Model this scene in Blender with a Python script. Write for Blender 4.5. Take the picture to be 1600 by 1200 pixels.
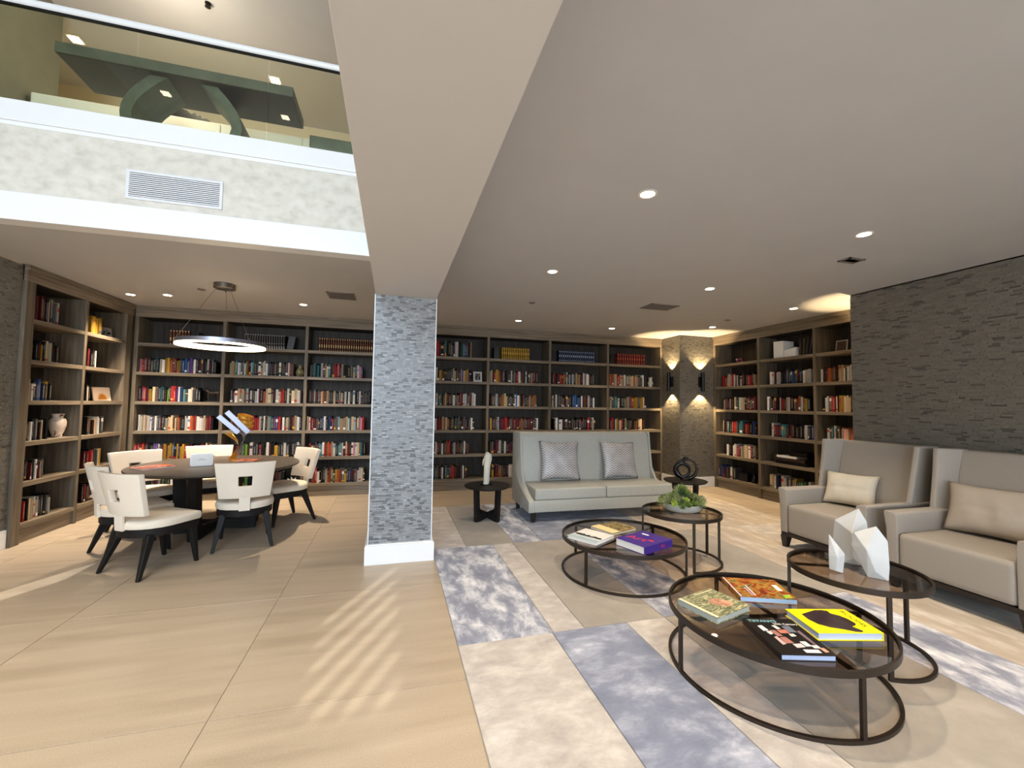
import bpy, bmesh, math, random
from math import sin, cos, pi, radians, sqrt, atan2
from mathutils import Vector, Matrix
for o in list(bpy.data.objects): bpy.data.objects.remove(o)
S = bpy.context.scene
COL = S.collection
rnd = random.Random(7)

# ---------------------------------------------------------------- camera
F_PX, YAW, PITCH, ROLL, CAM_H = 661.17, radians(15.659), radians(2.728), radians(0.871), 1.55
fw = Vector((sin(YAW)*cos(PITCH), cos(YAW)*cos(PITCH), sin(PITCH)))
rt = Vector((cos(YAW), -sin(YAW), 0)); up = rt.cross(fw)
r2 = cos(ROLL)*rt + sin(ROLL)*up; u2 = -sin(ROLL)*rt + cos(ROLL)*up
cam_data = bpy.data.cameras.new('camera'); cam = bpy.data.objects.new('camera', cam_data); COL.objects.link(cam)
cam_data.sensor_width = 36; cam_data.sensor_fit = 'HORIZONTAL'; cam_data.lens = F_PX/1600*36
cam_data.clip_start = 0.05
M = Matrix((( r2.x, u2.x, -fw.x, 0), (r2.y, u2.y, -fw.y, 0), (r2.z, u2.z, -fw.z, CAM_H), (0, 0, 0, 1)))
cam.matrix_world = M
S.camera = cam

# ---------------------------------------------------------------- exposure, world, large lights
S.view_settings.view_transform = 'Standard'; S.view_settings.look = 'None'
S.view_settings.exposure = 0.55; S.view_settings.gamma = 1.0; S.view_settings.use_curve_mapping = False
W = bpy.data.worlds.new('world'); S.world = W; W.use_nodes = True
bg = W.node_tree.nodes['Background']; bg.inputs[0].default_value = (0.62, 0.78, 1.0, 1); bg.inputs[1].default_value = 0.9
def lamp(name, kind, loc, energy, col, rot=(0, 0, 0), **k):
    d = bpy.data.lights.new(name, kind); d.energy = energy; d.color = col
    for a, v in k.items(): setattr(d, a, v)
    o = bpy.data.objects.new(name, d); COL.objects.link(o); o.location = loc; o.rotation_euler = rot
    return o
DAYLIGHT_POWER = 430
# daylight assumed from behind the camera: two added area lamps, no windows built
lamp('added_daylight', 'AREA', (-2.1, -4.9, 3.2), DAYLIGHT_POWER, (0.66, 0.82, 1.0), (radians(84), 0, 0), shape='RECTANGLE', size=3.4, size_y=5.2)
lamp('added_daylight', 'AREA', (2.6, -4.9, 1.45), DAYLIGHT_POWER*0.5, (0.76, 0.87, 1.0), (radians(58), 0, 0), shape='RECTANGLE', size=4.6, size_y=2.6)

sun = lamp('sun', 'SUN', (-8, -8, 10), 2.5, (1.0, 0.98, 0.92), angle=radians(0.45))
SUN_DIR = Vector((cos(radians(62)), sin(radians(62)), -0.7)).normalized()
sun.rotation_euler = SUN_DIR.to_track_quat('-Z', 'Y').to_euler()

# ---------------------------------------------------------------- materials
def srgb(r, g, b):
    f = lambda c: (c/255/12.92) if c/255 <= 0.04045 else ((c/255+0.055)/1.055)**2.4
    return (f(r), f(g), f(b), 1)
def nt(name):
    m = bpy.data.materials.new(name); m.use_nodes = True; t = m.node_tree
    return m, t, t.nodes['Principled BSDF']
def N(t, typ, **k):
    n = t.nodes.new(typ)
    for a, v in k.items():
        if a.startswith('i_'):
            key = a[2:]
            n.inputs[int(key) if key.isdigit() else key.replace('_', ' ')].default_value = v
        else: setattr(n, a, v)
    return n
def coords(t, kind='Object', scale=(1, 1, 1), rot=(0, 0, 0)):
    tc = N(t, 'ShaderNodeTexCoord'); mp = N(t, 'ShaderNodeMapping')
    mp.inputs['Scale'].default_value = scale; mp.inputs['Rotation'].default_value = rot
    t.links.new(tc.outputs[kind], mp.inputs[0]); return mp.outputs[0]
def ramp(t, fac, stops):
    r = N(t, 'ShaderNodeValToRGB'); e = r.color_ramp.elements
    while len(e) < len(stops): e.new(0.5)
    for i, (p, c) in enumerate(stops): e[i].position = p; e[i].color = c
    t.links.new(fac, r.inputs[0]); return r.outputs[0]
def bump(t, p, h, strength=0.2, dist=0.01):
    b = N(t, 'ShaderNodeBump'); b.inputs['Strength'].default_value = strength; b.inputs['Distance'].default_value = dist
    t.links.new(h, b.inputs['Height']); t.links.new(b.outputs[0], p.inputs['Normal'])
def plain(name, col, rough=0.5, metal=0.0, noise=0.0, nscale=30, bmp=0.0, spec=0.5, coat=0.0):
    m, t, p = nt(name)
    p.inputs['Base Color'].default_value = col; p.inputs['Roughness'].default_value = rough; p.inputs['Metallic'].default_value = metal
    p.inputs['Specular IOR Level'].default_value = spec; p.inputs['Coat Weight'].default_value = coat
    if noise or bmp:
        n = N(t, 'ShaderNodeTexNoise', i_Scale=nscale, i_Detail=4.0); t.links.new(coords(t), n.inputs['Vector'])
        if noise:
            c = ramp(t, n.outputs[0], [(0.3, tuple(x*(1-noise) for x in col[:3])+(1,)), (0.7, tuple(min(1, x*(1+noise)) for x in col[:3])+(1,))])
            t.links.new(c, p.inputs['Base Color'])
        if bmp: bump(t, p, n.outputs[0], bmp, 0.004)
    return m
def emit(name, col, s):
    m, t, p = nt(name); p.inputs['Base Color'].default_value = col
    p.inputs['Emission Color'].default_value = col; p.inputs['Emission Strength'].default_value = s; return m
def stretchy(name, stops, scale, nscale=3, rough=0.5, kind='Object', dist=0.6, bmp=0.05, spec=0.5, rot=(0,0,0)):
    m, t, p = nt(name); v = coords(t, kind, scale, rot)
    n = N(t, 'ShaderNodeTexNoise', i_Scale=nscale, i_Detail=6.0, i_Distortion=dist); t.links.new(v, n.inputs['Vector'])
    t.links.new(ramp(t, n.outputs[0], stops), p.inputs['Base Color']); p.inputs['Roughness'].default_value = rough
    p.inputs['Specular IOR Level'].default_value = spec
    if bmp: bump(t, p, n.outputs[0], bmp, 0.003)
    return m
def attr_mat(name, rough=0.6, noise=0.12, nscale=60, metal=0, spec=0.4, attr='col'):
    m, t, p = nt(name); a = N(t, 'ShaderNodeAttribute', attribute_name=attr)
    n = N(t, 'ShaderNodeTexNoise', i_Scale=nscale, i_Detail=3.0); t.links.new(coords(t), n.inputs['Vector'])
    mr = N(t, 'ShaderNodeMapRange'); mr.inputs[3].default_value = 1-noise; mr.inputs[4].default_value = 1+noise
    t.links.new(n.outputs[0], mr.inputs[0])
    mx = N(t, 'ShaderNodeVectorMath', operation='SCALE'); t.links.new(a.outputs['Color'], mx.inputs[0]); t.links.new(mr.outputs[0], mx.inputs['Scale'])
    t.links.new(mx.outputs[0], p.inputs['Base Color']); p.inputs['Roughness'].default_value = rough; p.inputs['Metallic'].default_value = metal
    p.inputs['Specular IOR Level'].default_value = spec
    return m

M_ = {}
M_['paint_ceiling'] = plain('ceiling_paint', srgb(188, 187, 187), 0.62, noise=0.02, nscale=3)
M_['paint_beam'] = plain('beam_paint', srgb(202, 199, 196), 0.6)
M_['paint_wall'] = plain('beige_wall_paint', srgb(205, 190, 160), 0.6)
M_['white_trim'] = plain('white_gloss_trim', srgb(238, 238, 238), 0.35)
M_['grey_wall'] = plain('grey_wall_paint', srgb(120, 118, 105), 0.7, noise=0.08, nscale=4)
M_['plaster'] = stretchy('mottled_plaster', [(0.3, srgb(200, 194, 182)), (0.5, srgb(216, 210, 198)), (0.72, srgb(226, 221, 211))], (1, 1, 1.3), 9, 0.6, dist=0.25, bmp=0.1)
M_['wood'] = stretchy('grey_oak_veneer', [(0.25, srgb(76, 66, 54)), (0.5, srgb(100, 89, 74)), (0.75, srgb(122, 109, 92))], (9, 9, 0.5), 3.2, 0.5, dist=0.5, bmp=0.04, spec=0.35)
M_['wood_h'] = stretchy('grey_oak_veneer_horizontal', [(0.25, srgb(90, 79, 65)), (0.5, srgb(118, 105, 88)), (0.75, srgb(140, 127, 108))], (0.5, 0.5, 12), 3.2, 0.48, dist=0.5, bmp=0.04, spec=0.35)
M_['wood_back'] = stretchy('shaded_grey_oak_back', [(0.25, srgb(38, 32, 27)), (0.5, srgb(52, 45, 38)), (0.75, srgb(68, 60, 51))], (9, 9, 0.4), 3.0, 0.55, dist=0.5, bmp=0.04, spec=0.3)  # same oak darkened: the shade inside the bays is put into this colour
M_['tile_strip'] = attr_mat('woven_stone_strips', 0.42, 0.14, 40, spec=0.55)
M_['grout'] = plain('mosaic_backing', srgb(96, 90, 84), 0.8)
M_['floor_tile'] = None
def floor_mat():
    m, t, p = nt('sandstone_porcelain')
    v = coords(t, 'Object', (0.35, 3.2, 1), (0, 0, radians(4)))
    n = N(t, 'ShaderNodeTexNoise', i_Scale=2.6, i_Detail=7.0, i_Distortion=0.35); t.links.new(v, n.inputs['Vector'])
    c1 = ramp(t, n.outputs[0], [(0.28, srgb(172, 155, 134)), (0.47, srgb(184, 167, 146)), (0.6, srgb(189, 172, 151)), (0.78, srgb(200, 184, 163))])
    n2 = N(t, 'ShaderNodeTexNoise', i_Scale=160.0, i_Detail=2.0); t.links.new(coords(t), n2.inputs['Vector'])
    mx = N(t, 'ShaderNodeMix', data_type='RGBA', blend_type='MULTIPLY'); mx.inputs[0].default_value = 1
    g = ramp(t, n2.outputs[0], [(0.3, (0.86, 0.86, 0.86, 1)), (0.7, (1.08, 1.07, 1.05, 1))])
    t.links.new(c1, mx.inputs[6]); t.links.new(g, mx.inputs[7]); t.links.new(mx.outputs[2], p.inputs['Base Color'])
    p.inputs['Roughness'].default_value = 0.36; p.inputs['Specular IOR Level'].default_value = 0.5
    bump(t, p, n.outputs[0], 0.05, 0.004); return m
M_['floor_tile'] = floor_mat()
M_['floor_grout'] = plain('floor_grout', srgb(176, 160, 140), 0.8)
M_['leather_grey'] = plain('pale_grey_leather', srgb(170, 170, 163), 0.42, noise=0.03, nscale=18, bmp=0.06, spec=0.45)
M_['fabric_taupe'] = plain('taupe_wool_fabric', srgb(156, 149, 141), 0.85, noise=0.06, nscale=170, bmp=0.25, spec=0.2)
M_['pillow_cream'] = plain('cream_suede_cushion', srgb(206, 197, 180), 0.75, noise=0.05, nscale=9, bmp=0.2, spec=0.25)
M_['pillow_taupe'] = plain('taupe_suede_cushion', srgb(166, 155, 142), 0.8, noise=0.05, nscale=9, bmp=0.2, spec=0.25)
M_['chair_cream'] = plain('cream_chair_upholstery', srgb(226, 214, 197), 0.75, noise=0.03, nscale=90, bmp=0.08, spec=0.25)
M_['black_wood'] = plain('black_stained_wood', srgb(22, 19, 18), 0.6, noise=0.15, nscale=40, spec=0.25)
M_['dark_leg'] = plain('dark_espresso_leg', srgb(30, 22, 20), 0.4)
M_['table_wood'] = stretchy('dark_oak_tabletop', [(0.3, srgb(58, 50, 44)), (0.7, srgb(84, 74, 65))], (0.6, 8, 1), 4, 0.42, bmp=0.03)
M_['bronze'] = plain('dark_bronze_metal', srgb(62, 54, 47), 0.42, metal=0.75)
M_['gunmetal'] = plain('brushed_gunmetal', srgb(118, 112, 104), 0.35, metal=0.9)
M_['black_metal'] = plain('black_metal', srgb(20, 18, 18), 0.35, metal=0.3)
M_['console_bronze'] = plain('green_grey_bronze', srgb(104, 110, 100), 0.5, metal=0.2, noise=0.2, nscale=6)
M_['console_under'] = plain('console_dark_underside', srgb(66, 56, 48), 0.4, noise=0.15, nscale=3)
def glass(name, col, rough=0.02, trans=0.55, tint=(1,1,1,1)):
    m, t, p = nt(name); t.nodes.remove(p); out = t.nodes['Material Output']
    tr = N(t, 'ShaderNodeBsdfTransparent'); tr.inputs[0].default_value = col
    gl = N(t, 'ShaderNodeBsdfGlossy'); gl.inputs[0].default_value = tint; gl.inputs['Roughness'].default_value = rough
    fr = N(t, 'ShaderNodeFresnel'); fr.inputs[0].default_value = 1.5
    ge = N(t, 'ShaderNodeNewGeometry'); iv_ = N(t, 'ShaderNodeMath', operation='SUBTRACT'); iv_.inputs[0].default_value = 1.0; t.links.new(ge.outputs['Backfacing'], iv_.inputs[1])
    ml = N(t, 'ShaderNodeMath', operation='MULTIPLY'); t.links.new(fr.outputs[0], ml.inputs[0]); t.links.new(iv_.outputs[0], ml.inputs[1])
    mx = N(t, 'ShaderNodeMixShader'); t.links.new(ml.outputs[0], mx.inputs[0]); t.links.new(tr.outputs[0], mx.inputs[1]); t.links.new(gl.outputs[0], mx.inputs[2])
    t.links.new(mx.outputs[0], out.inputs[0]); return m
M_['smoked_glass'] = glass('smoked_bronze_glass', (0.64, 0.565, 0.50, 1))
M_['balustrade_glass'] = glass('green_tinted_glass', (0.92, 0.935, 0.85, 1))
M_['glow_warm'] = emit('warm_lamp_glow', (1.0, 0.80, 0.52, 1), 22)
M_['glow_ring'] = emit('ring_lamp_glow', (1.0, 0.76, 0.46, 1), 6)
M_['glow_sconce'] = emit('sconce_lamp_glow', (1.0, 0.75, 0.4, 1), 12)
M_['lamp_trim'] = plain('white_lamp_trim', srgb(225, 220, 210), 0.5)
M_['vent_grey'] = plain('vent_grey_metal', srgb(120, 110, 102), 0.6)
M_['vent_white'] = plain('vent_white_metal', srgb(225, 225, 228), 0.45)
M_['vent_dark'] = plain('vent_dark_void', srgb(38, 36, 40), 0.9)
M_['marble'] = plain('white_marble', srgb(198, 200, 201), 0.45, noise=0.03, nscale=12)
M_['stone_ivory'] = plain('ivory_stone', srgb(205, 200, 184), 0.5, noise=0.06, nscale=20)
M_['bowl_grey'] = plain('pale_grey_ceramic', srgb(176, 180, 174), 0.5, noise=0.04, nscale=20)
M_['soil'] = plain('dark_soil', srgb(44, 38, 26), 0.9)
M_['succulent_green'] = plain('succulent_mid_green', srgb(112, 134, 64), 0.5, noise=0.25, nscale=14)
M_['succulent_lime'] = plain('succulent_lime_green', srgb(166, 188, 72), 0.5, noise=0.2, nscale=14)
M_['succulent_sage'] = plain('succulent_sage_green', srgb(138, 146, 102), 0.55, noise=0.2, nscale=14)
M_['succulent_dark'] = plain('succulent_dark_green', srgb(54, 82, 48), 0.5, noise=0.2, nscale=14)
M_['gloss_black'] = plain('glossy_black_ceramic', srgb(10, 6, 7), 0.22, spec=0.35)
M_['gold'] = plain('polished_gold', srgb(226, 170, 70), 0.35, metal=0.75)
M_['silver'] = plain('polished_silver', srgb(150, 154, 168), 0.35, metal=0.8)
M_['silver_frame'] = plain('silver_photo_frame', srgb(190, 190, 190), 0.3, metal=0.8)
M_['porcelain'] = None
M_['paper'] = plain('page_paper', srgb(232, 226, 212), 0.8)
M_['card_white'] = plain('white_card', srgb(236, 234, 230), 0.6)
M_['bronze_dark_statue'] = plain('dark_bronze_statue', srgb(50, 42, 36), 0.4, metal=0.5)
M_['box_brown'] = plain('dark_brown_case', srgb(48, 30, 24), 0.45)
def spots(name, base, dark, scale, thr=0.58):
    m, t, p = nt(name); n = N(t, 'ShaderNodeTexNoise', i_Scale=scale, i_Detail=3.0, i_Distortion=1.0); t.links.new(coords(t), n.inputs['Vector'])
    t.links.new(ramp(t, n.outputs[0], [(thr, base), (thr+0.04, dark)]), p.inputs['Base Color']); p.inputs['Roughness'].default_value = 0.3; return m
M_['porcelain'] = spots('painted_porcelain', srgb(226, 208, 190), srgb(120, 62, 48), 22)
M_['porcelain_green'] = spots('olive_glazed_pottery', srgb(140, 128, 88), srgb(84, 76, 48), 26, 0.5)
M_['porcelain_blue'] = spots('grey_white_pottery', srgb(206, 198, 182), srgb(96, 96, 110), 24)

# ---------------------------------------------------------------- mesh helpers
class MB:
    """collects polygons for ONE mesh"""
    def __init__(s): s.v = []; s.f = []; s.m = []; s.c = []; s.cc = (1, 1, 1, 1)
    def add(s, vs, fs, mi=0):
        b = len(s.v); s.v += [tuple(v) for v in vs]
        for f in fs: s.f.append([b+i for i in f]); s.m.append(mi); s.c.append(s.cc)
        return s
    def box(s, x0, x1, y0, y1, z0, z1, mi=0, mat=None):
        vs = [(x, y, z) for z in (z0, z1) for y in (y0, y1) for x in (x0, x1)]
        if mat is not None: vs = [mat @ Vector(v) for v in vs]
        return s.add(vs, [(0, 2, 3, 1), (4, 5, 7, 6), (0, 1, 5, 4), (2, 6, 7, 3), (0, 4, 6, 2), (1, 3, 7, 5)], mi)
    def prism(s, poly, w0, w1, axis='x', mi=0):
        n = len(poly)
        def P(a, b, w): return {'x': (w, a, b), 'y': (a, w, b), 'z': (a, b, w)}[axis]
        vs = [P(a, b, w0) for a, b in poly]+[P(a, b, w1) for a, b in poly]
        fs = [tuple(range(n-1, -1, -1)), tuple(range(n, 2*n))]+[(i, (i+1) % n, n+(i+1) % n, n+i) for i in range(n)]
        return s.add(vs, fs, mi)
    def loft(s, rings, mi=0, closed=True, caps=True):
        n = len(rings[0]); b = [v for r in rings for v in r]; fs = []
        for k in range(len(rings)-1):
            for i in range(n if closed else n-1):
                j = (i+1) % n; fs.append((k*n+i, k*n+j, (k+1)*n+j, (k+1)*n+i))
        if caps: fs += [tuple(range(n-1, -1, -1)), tuple(range((len(rings)-1)*n, len(rings)*n))]
        return s.add(b, fs, mi)
    def lathe(s, prof, seg=24, mi=0, c=(0, 0, 0), caps=True):
        rings = [[(c[0]+r*cos(2*pi*i/seg), c[1]+r*sin(2*pi*i/seg), c[2]+z) for i in range(seg)] for r, z in prof]
        return s.loft(rings, mi, True, caps)
    def tube(s, pts, r, seg=8, mi=0, closed=False, flat=None):
        """tube along pts; r number or list; flat=(a,b) rectangular section width/height"""
        pts = [Vector(p) for p in pts]; n = len(pts); rings = []
        for i, p in enumerate(pts):
            a = pts[(i-1) % n] if closed or i > 0 else p; b = pts[(i+1) % n] if closed or i < n-1 else p
            d = (b-a).normalized(); upv = Vector((0, 0, 1)) if abs(d.z) < 0.9 else Vector((0, 1, 0))
            u = d.cross(upv).normalized(); w = u.cross(d)
            rr = r[i] if isinstance(r, (list, tuple)) else r
            if flat: rings.append([p+u*x*flat[0]/2+w*y*flat[1]/2 for x, y in ((-1, -1), (1, -1), (1, 1), (-1, 1))])
            else: rings.append([p+(u*cos(2*pi*k/seg)+w*sin(2*pi*k/seg))*rr for k in range(seg)])
        if closed: rings.append(rings[0])
        return s.loft(rings, mi, True, not closed)
    def bent_leg(s, top, bot, st, sb, mi=0):
        """tapered square leg from top centre to bottom centre"""
        r = []
        for (p, h) in ((bot, sb), (top, st)):
            r.append([(p[0]+x*h/2, p[1]+y*h/2, p[2]) for x, y in ((-1, -1), (1, -1), (1, 1), (-1, 1))])
        return s.loft(r, mi)
    def build(s, name, mats, parent=None, smooth=0, bevel=0, seg=2, loc=None, subsurf=0, colors=False, fix=True):
        me = bpy.data.meshes.new(name); me.from_pydata(s.v, [], s.f)
        if not isinstance(mats, (list, tuple)): mats = [mats]
        for m in mats: me.materials.append(m)
        if len(mats) > 1: me.polygons.foreach_set('material_index', s.m)
        if colors:
            a = me.attributes.new('col', 'FLOAT_COLOR', 'FACE'); a.data.foreach_set('color', [x for c in s.c for x in c])
        if bevel or fix:
            bm = bmesh.new(); bm.from_mesh(me)
            if fix:
                bmesh.ops.remove_doubles(bm, verts=bm.verts, dist=1e-5) if bevel else None
                bmesh.ops.recalc_face_normals(bm, faces=bm.faces)
            if bevel:
                es = [e for e in bm.edges if len(e.link_faces) == 2 and e.calc_face_angle(0) > radians(28)]
                bmesh.ops.bevel(bm, geom=es, offset=bevel, segments=seg, profile=0.6, affect='EDGES', clamp_overlap=True)
            bm.to_mesh(me); bm.free()
        if smooth:
            me.polygons.foreach_set('use_smooth', [True]*len(me.polygons)); me.set_sharp_from_angle(angle=radians(smooth))
        me.update()
        o = bpy.data.objects.new(name, me); COL.objects.link(o)
        if parent is not None: o.parent = parent
        if loc: o.location = loc
        if subsurf:
            md = o.modifiers.new('subdivision', 'SUBSURF'); md.levels = subsurf; md.render_levels = subsurf
        return o
def box_obj(name, x0, x1, y0, y1, z0, z1, mat, parent=None, bevel=0, **k):
    return MB().box(x0, x1, y0, y1, z0, z1).build(name, mat, parent, bevel=bevel, **k)
def tag(o, label, cat, group=None):
    o['label'] = label; o['category'] = cat
    if group: o['group'] = group
    return o
def struct(o): o['kind'] = 'structure'; return o
def stuff(o): o['kind'] = 'stuff'; return o
def empty(name, loc, rz=0, label=None, cat=None, group=None):
    o = bpy.data.objects.new(name, None); COL.objects.link(o); o.location = loc; o.rotation_euler = (0, 0, rz); o.empty_display_size = 0.1
    if label: tag(o, label, cat, group)
    return o
def copy_tree(o, parent=None):
    c = o.copy(); COL.objects.link(c); c.parent = parent
    for ch in list(o.children): copy_tree(ch, c)
    return c
def soft(name, x0, x1, y0, y1, z0, z1, mat, parent, bev=0.02, seg=3):
    return box_obj(name, x0, x1, y0, y1, z0, z1, mat, parent, bevel=bev, seg=seg, smooth=60)

# ---------------------------------------------------------------- measurements
YB, XL, XR, ZC = 7.562, -3.739, 6.115, 2.945      # bookcase front planes and lower ceiling height
XM, YJ, XJ, YP = 5.35, 3.82, 5.335, 7.0            # mosaic wall, its end, corner pier
YF = 4.206                                         # balcony front
SH = [0, 2.385, 1.949, 1.51, 1.072, 0.642, 0.208]  # shelf heights (top surface)
DEP, TH, ZO = 0.40, 0.047, 2.776
ZT = 5.95                                          # upper ceiling
ZFL = 3.88                                         # upper floor
BX0, BX1, ZB = -0.195, 0.402, 2.611                # beam / pier
YC = 4.33
YREAR = -5.2

# ---------------------------------------------------------------- floor of large stone slabs
fl = struct(box_obj('floor', -4.6, 7.0, YREAR-0.2, 8.3, -0.06, -0.004, M_['floor_grout']))
TS = 1.32; J = 0.0022
slab_mesh = {}
for i in range(-4, 5):
    for j in range(-5, 5):
        x0 = -0.82+i*TS; y0 = 2.43+j*TS
        a, b, c, d = max(x0, -4.3), min(x0+TS, 6.6), max(y0, YREAR), min(y0+TS, 8.05)
        if b-a < 0.05 or d-c < 0.05: continue
        o = MB().box(a+J-x0, b-J-x0, c+J-y0, d-J-y0, -0.02, 0).build('tile', M_['floor_tile'], fl, bevel=0.0012, seg=1)
        o.location = (x0, y0, 0)

# ---------------------------------------------------------------- ceilings, beam, walls
def wall(name, *a, mat='paint_wall', **k): return struct(box_obj(name, *a, M_[mat], **k))
ceil_r = wall('ceiling', BX1-0.02, 7.0, YREAR, 8.3, ZC, ZC+0.25, mat='paint_ceiling')
ceil_l = wall('ceiling', -4.6, BX0+0.1, YF+0.005, 8.3, ZC, ZC+0.2, mat='paint_ceiling')
ceil_t = wall('ceiling', -3.80, 1.2, YREAR, 5.9, ZT, ZT+0.2, mat='paint_ceiling')
wall('ceiling', -5.4, 1.2, 5.9, 8.3, ZT, ZT+0.2, mat='paint_ceiling')
wall('ceiling', BX0+0.1, BX1-0.02, YC+0.597, 8.3, ZC, ZC+0.2, mat='paint_ceiling')
beam = struct(MB().box(BX0, BX1, YREAR, YC+0.595, ZB, ZT).build('trim_1', M_['paint_beam'], bevel=0.004, seg=2))
wall('wall_rear', -5.4, 7.0, YREAR-0.2, YREAR, 0, ZT, mat='paint_wall')
wall('wall_back', -5.4, 7.0, YB+DEP+0.03, YB+DEP+0.2, 0, ZC+0.02, mat='paint_wall')
def left_wall(z0, z1, y0, y1, holes, mat, x0, x1):
    ys = sorted(set([y0, y1]+[v for h in holes for v in h[:2]])); mb_ = MB()
    for a, b in zip(ys[:-1], ys[1:]):
        hs = [h for h in holes if h[0] <= a+1e-6 and h[1] >= b-1e-6]
        if not hs: mb_.box(x0, x1, a, b, z0, z1)
        else:
            for h in hs: mb_.box(x0, x1, a, b, z0, h[2]); mb_.box(x0, x1, a, b, h[3], z1)
    return struct(mb_.build('wall_left', M_[mat]))
left_wall(0, ZFL, YREAR, 5.62, [(2.40, 2.84, 0.95, 1.72)], 'paint_wall', -3.80, -3.78)  # unseen opening, sized so that a sun patch lands on the floor
wall('wall_left', -4.6, XL-DEP-0.03, 5.62, 8.3, 0, ZFL, mat='paint_wall')
left_wall(ZFL, ZT, YREAR, 5.9, [(-3.0-0.28*k-0.12, -3.0-0.28*k, 5.0, 5.75) for k in range(7)], 'grey_wall', -3.79, -3.77)  # unseen slots, shaped to throw sun streaks on the floor before the pier
wall('wall_left', -5.4, -3.78, 5.88, 5.9, ZFL, ZT, mat='grey_wall')
wall('wall_left', -4.6, -3.78, 5.60, 5.618, 0, ZFL, mat='paint_wall')
wall('wall_left', -5.4, -5.2, 5.9, 8.3, ZFL, ZT, mat='paint_wall')
wall('wall_back', -5.4, 1.2, 7.25, 7.4, ZFL, ZT, mat='paint_wall')
wall('wall_right', 0.45, 0.6, YREAR, 8.3, ZC+0.24, ZT, mat='paint_wall')
wall('floor', -5.4, 0.45, YF+0.12, 8.3, ZC+0.22, ZFL, mat='paint_wall')
wall('wall_right', XM+0.012, 7.0, YREAR, YJ, 0, ZC, mat='grout')
wall('wall_right', XR+DEP+0.03, 7.0, YJ, 8.3, 0, ZC, mat='paint_wall')
wall('wall_back', XJ+0.012, XR+DEP+0.1, YP+0.012, 8.0, 0, ZC, mat='grout')

# strips of woven stone: every strip is a small raised piece
def strips(mb, origin, du, n, length, height, pick, lw=(0.035, 0.085), rh=0.0178, z0=0.0):
    ou = Vector(origin); du = Vector(du); nn = Vector(n); rows = int(height/rh); out = []
    for r in range(rows):
        u = -rnd.uniform(0, 0.05)
        while u < length:
            w = rnd.uniform(*lw); a, b = max(u, 0), min(u+w, length); u += w
            if b-a < 0.004: continue
            h = 0.004+rnd.random()*0.005
            za, zb = z0+r*rh+0.0011, z0+(r+1)*rh-0.0011
            e = 0.0008
            P = [ou+du*(a+e)+Vector((0, 0, za)), ou+du*(b-e)+Vector((0, 0, za)), ou+du*(b-e)+Vector((0, 0, zb)), ou+du*(a+e)+Vector((0, 0, zb))]
            out.append((P, [p+nn*h for p in P], pick()))
    return out
FS = [(4, 5, 6, 7), (0, 1, 5, 4), (1, 2, 6, 5), (2, 3, 7, 6), (3, 0, 4, 7)]
def strip_mb(mb, lst):
    for P, Q, c in lst: mb.cc = c; mb.add(P+Q, FS)
    return mb
def shade_light():
    k = rnd.random(); b = 0.235+0.11*rnd.random()
    if k < 0.17: b *= 0.52
    elif k > 0.93: b *= 1.25
    return (b*0.95, b*0.985, b*1.03, 1)  # blue cast of the daylight is mixed into the pier strip colour
def shade_brown():
    k = rnd.random(); b = 0.140+0.04*rnd.random()
    if k < 0.12: b *= 0.45+0.2*rnd.random()
    return (b*1.10, b*1.0, b*0.82, 1)
Z1 = 0.19
# pier (column) in the middle of the room
pier = struct(MB().box(BX0+0.008, BX1-0.008, YC+0.008, YC+0.592, 0, ZB).build('wall_pier', M_['grout']))
mb = MB()
for og, du, n, L in (((BX0, YC+0.008, 0), (1, 0, 0), (0, -1, 0), BX1-BX0), ((BX0+0.008, YC+0.6, 0), (0, -1, 0), (-1, 0, 0), 0.6), ((BX1-0.008, YC, 0), (0, 1, 0), (1, 0, 0), 0.6), ((BX1, YC+0.592, 0), (-1, 0, 0), (0, 1, 0), BX1-BX0)):
    strip_mb(mb, strips(mb, og, du, n, L, ZB-Z1, shade_light, lw=(0.028, 0.062), z0=Z1))
stuff(mb.build('stone_strips', M_['tile_strip'], pier, colors=True, fix=False))
def edge_trim(parent, x, y, z0, z1): 
    return box_obj('corner_bead', x-0.004, x+0.004, y-0.004, y+0.004, z0, z1, M_['white_trim'], parent)
edge_trim(pier, BX0, YC, Z1, ZB); edge_trim(pier, BX1, YC, Z1, ZB)
bb = struct(MB().box(BX0-0.028, BX1+0.028, YC-0.036, YC+0.63, 0, Z1-0.012).build('baseboard_pier', M_['white_trim'], bevel=0.004))
MB().box(BX0-0.018, BX1+0.018, YC-0.026, YC+0.62, Z1-0.012, Z1).build('moulding', M_['white_trim'], bb, bevel=0.004)
# right wall: largest strips are single pieces
lst = strips(None, (XM+0.012, YJ, 0), (0, -1, 0), (-1, 0, 0), 2.6, ZC-Z1, shade_brown, lw=(0.04, 0.11), z0=Z1)
wr = struct(box_obj('wall_right', XM+0.012, XM+0.02, YJ-2.6, YJ, Z1, ZC, M_['grout']))
def near(e): p = e[0][0]; return (p.y < 2.44 and p.y > 2.2 and p.z > 1.25 and p.z < 2.62)
big = [e for e in lst if near(e)][:300]; ids = set(id(e) for e in big)
for P, Q, c in big:
    m1 = MB(); m1.cc = c; o0 = P[0]; m1.add([p-o0 for p in P+Q], FS)
    m1.build('stone_strip', M_['tile_strip'], wr, colors=True, fix=False, loc=o0)
stuff(strip_mb(MB(), [e for e in lst if id(e) not in ids]).build('stone_strips', M_['tile_strip'], wr, colors=True, fix=False))
wall('wall_right', XM, XM+0.014, YREAR, YJ-2.6, 0, ZC, mat='grout')
m2 = MB(); strip_mb(m2, strips(None, (XR+DEP+0.03, YJ, 0), (-1, 0, 0), (0, 1, 0), XR+DEP+0.02-XM, ZC-Z1, shade_brown, z0=Z1))
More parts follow.
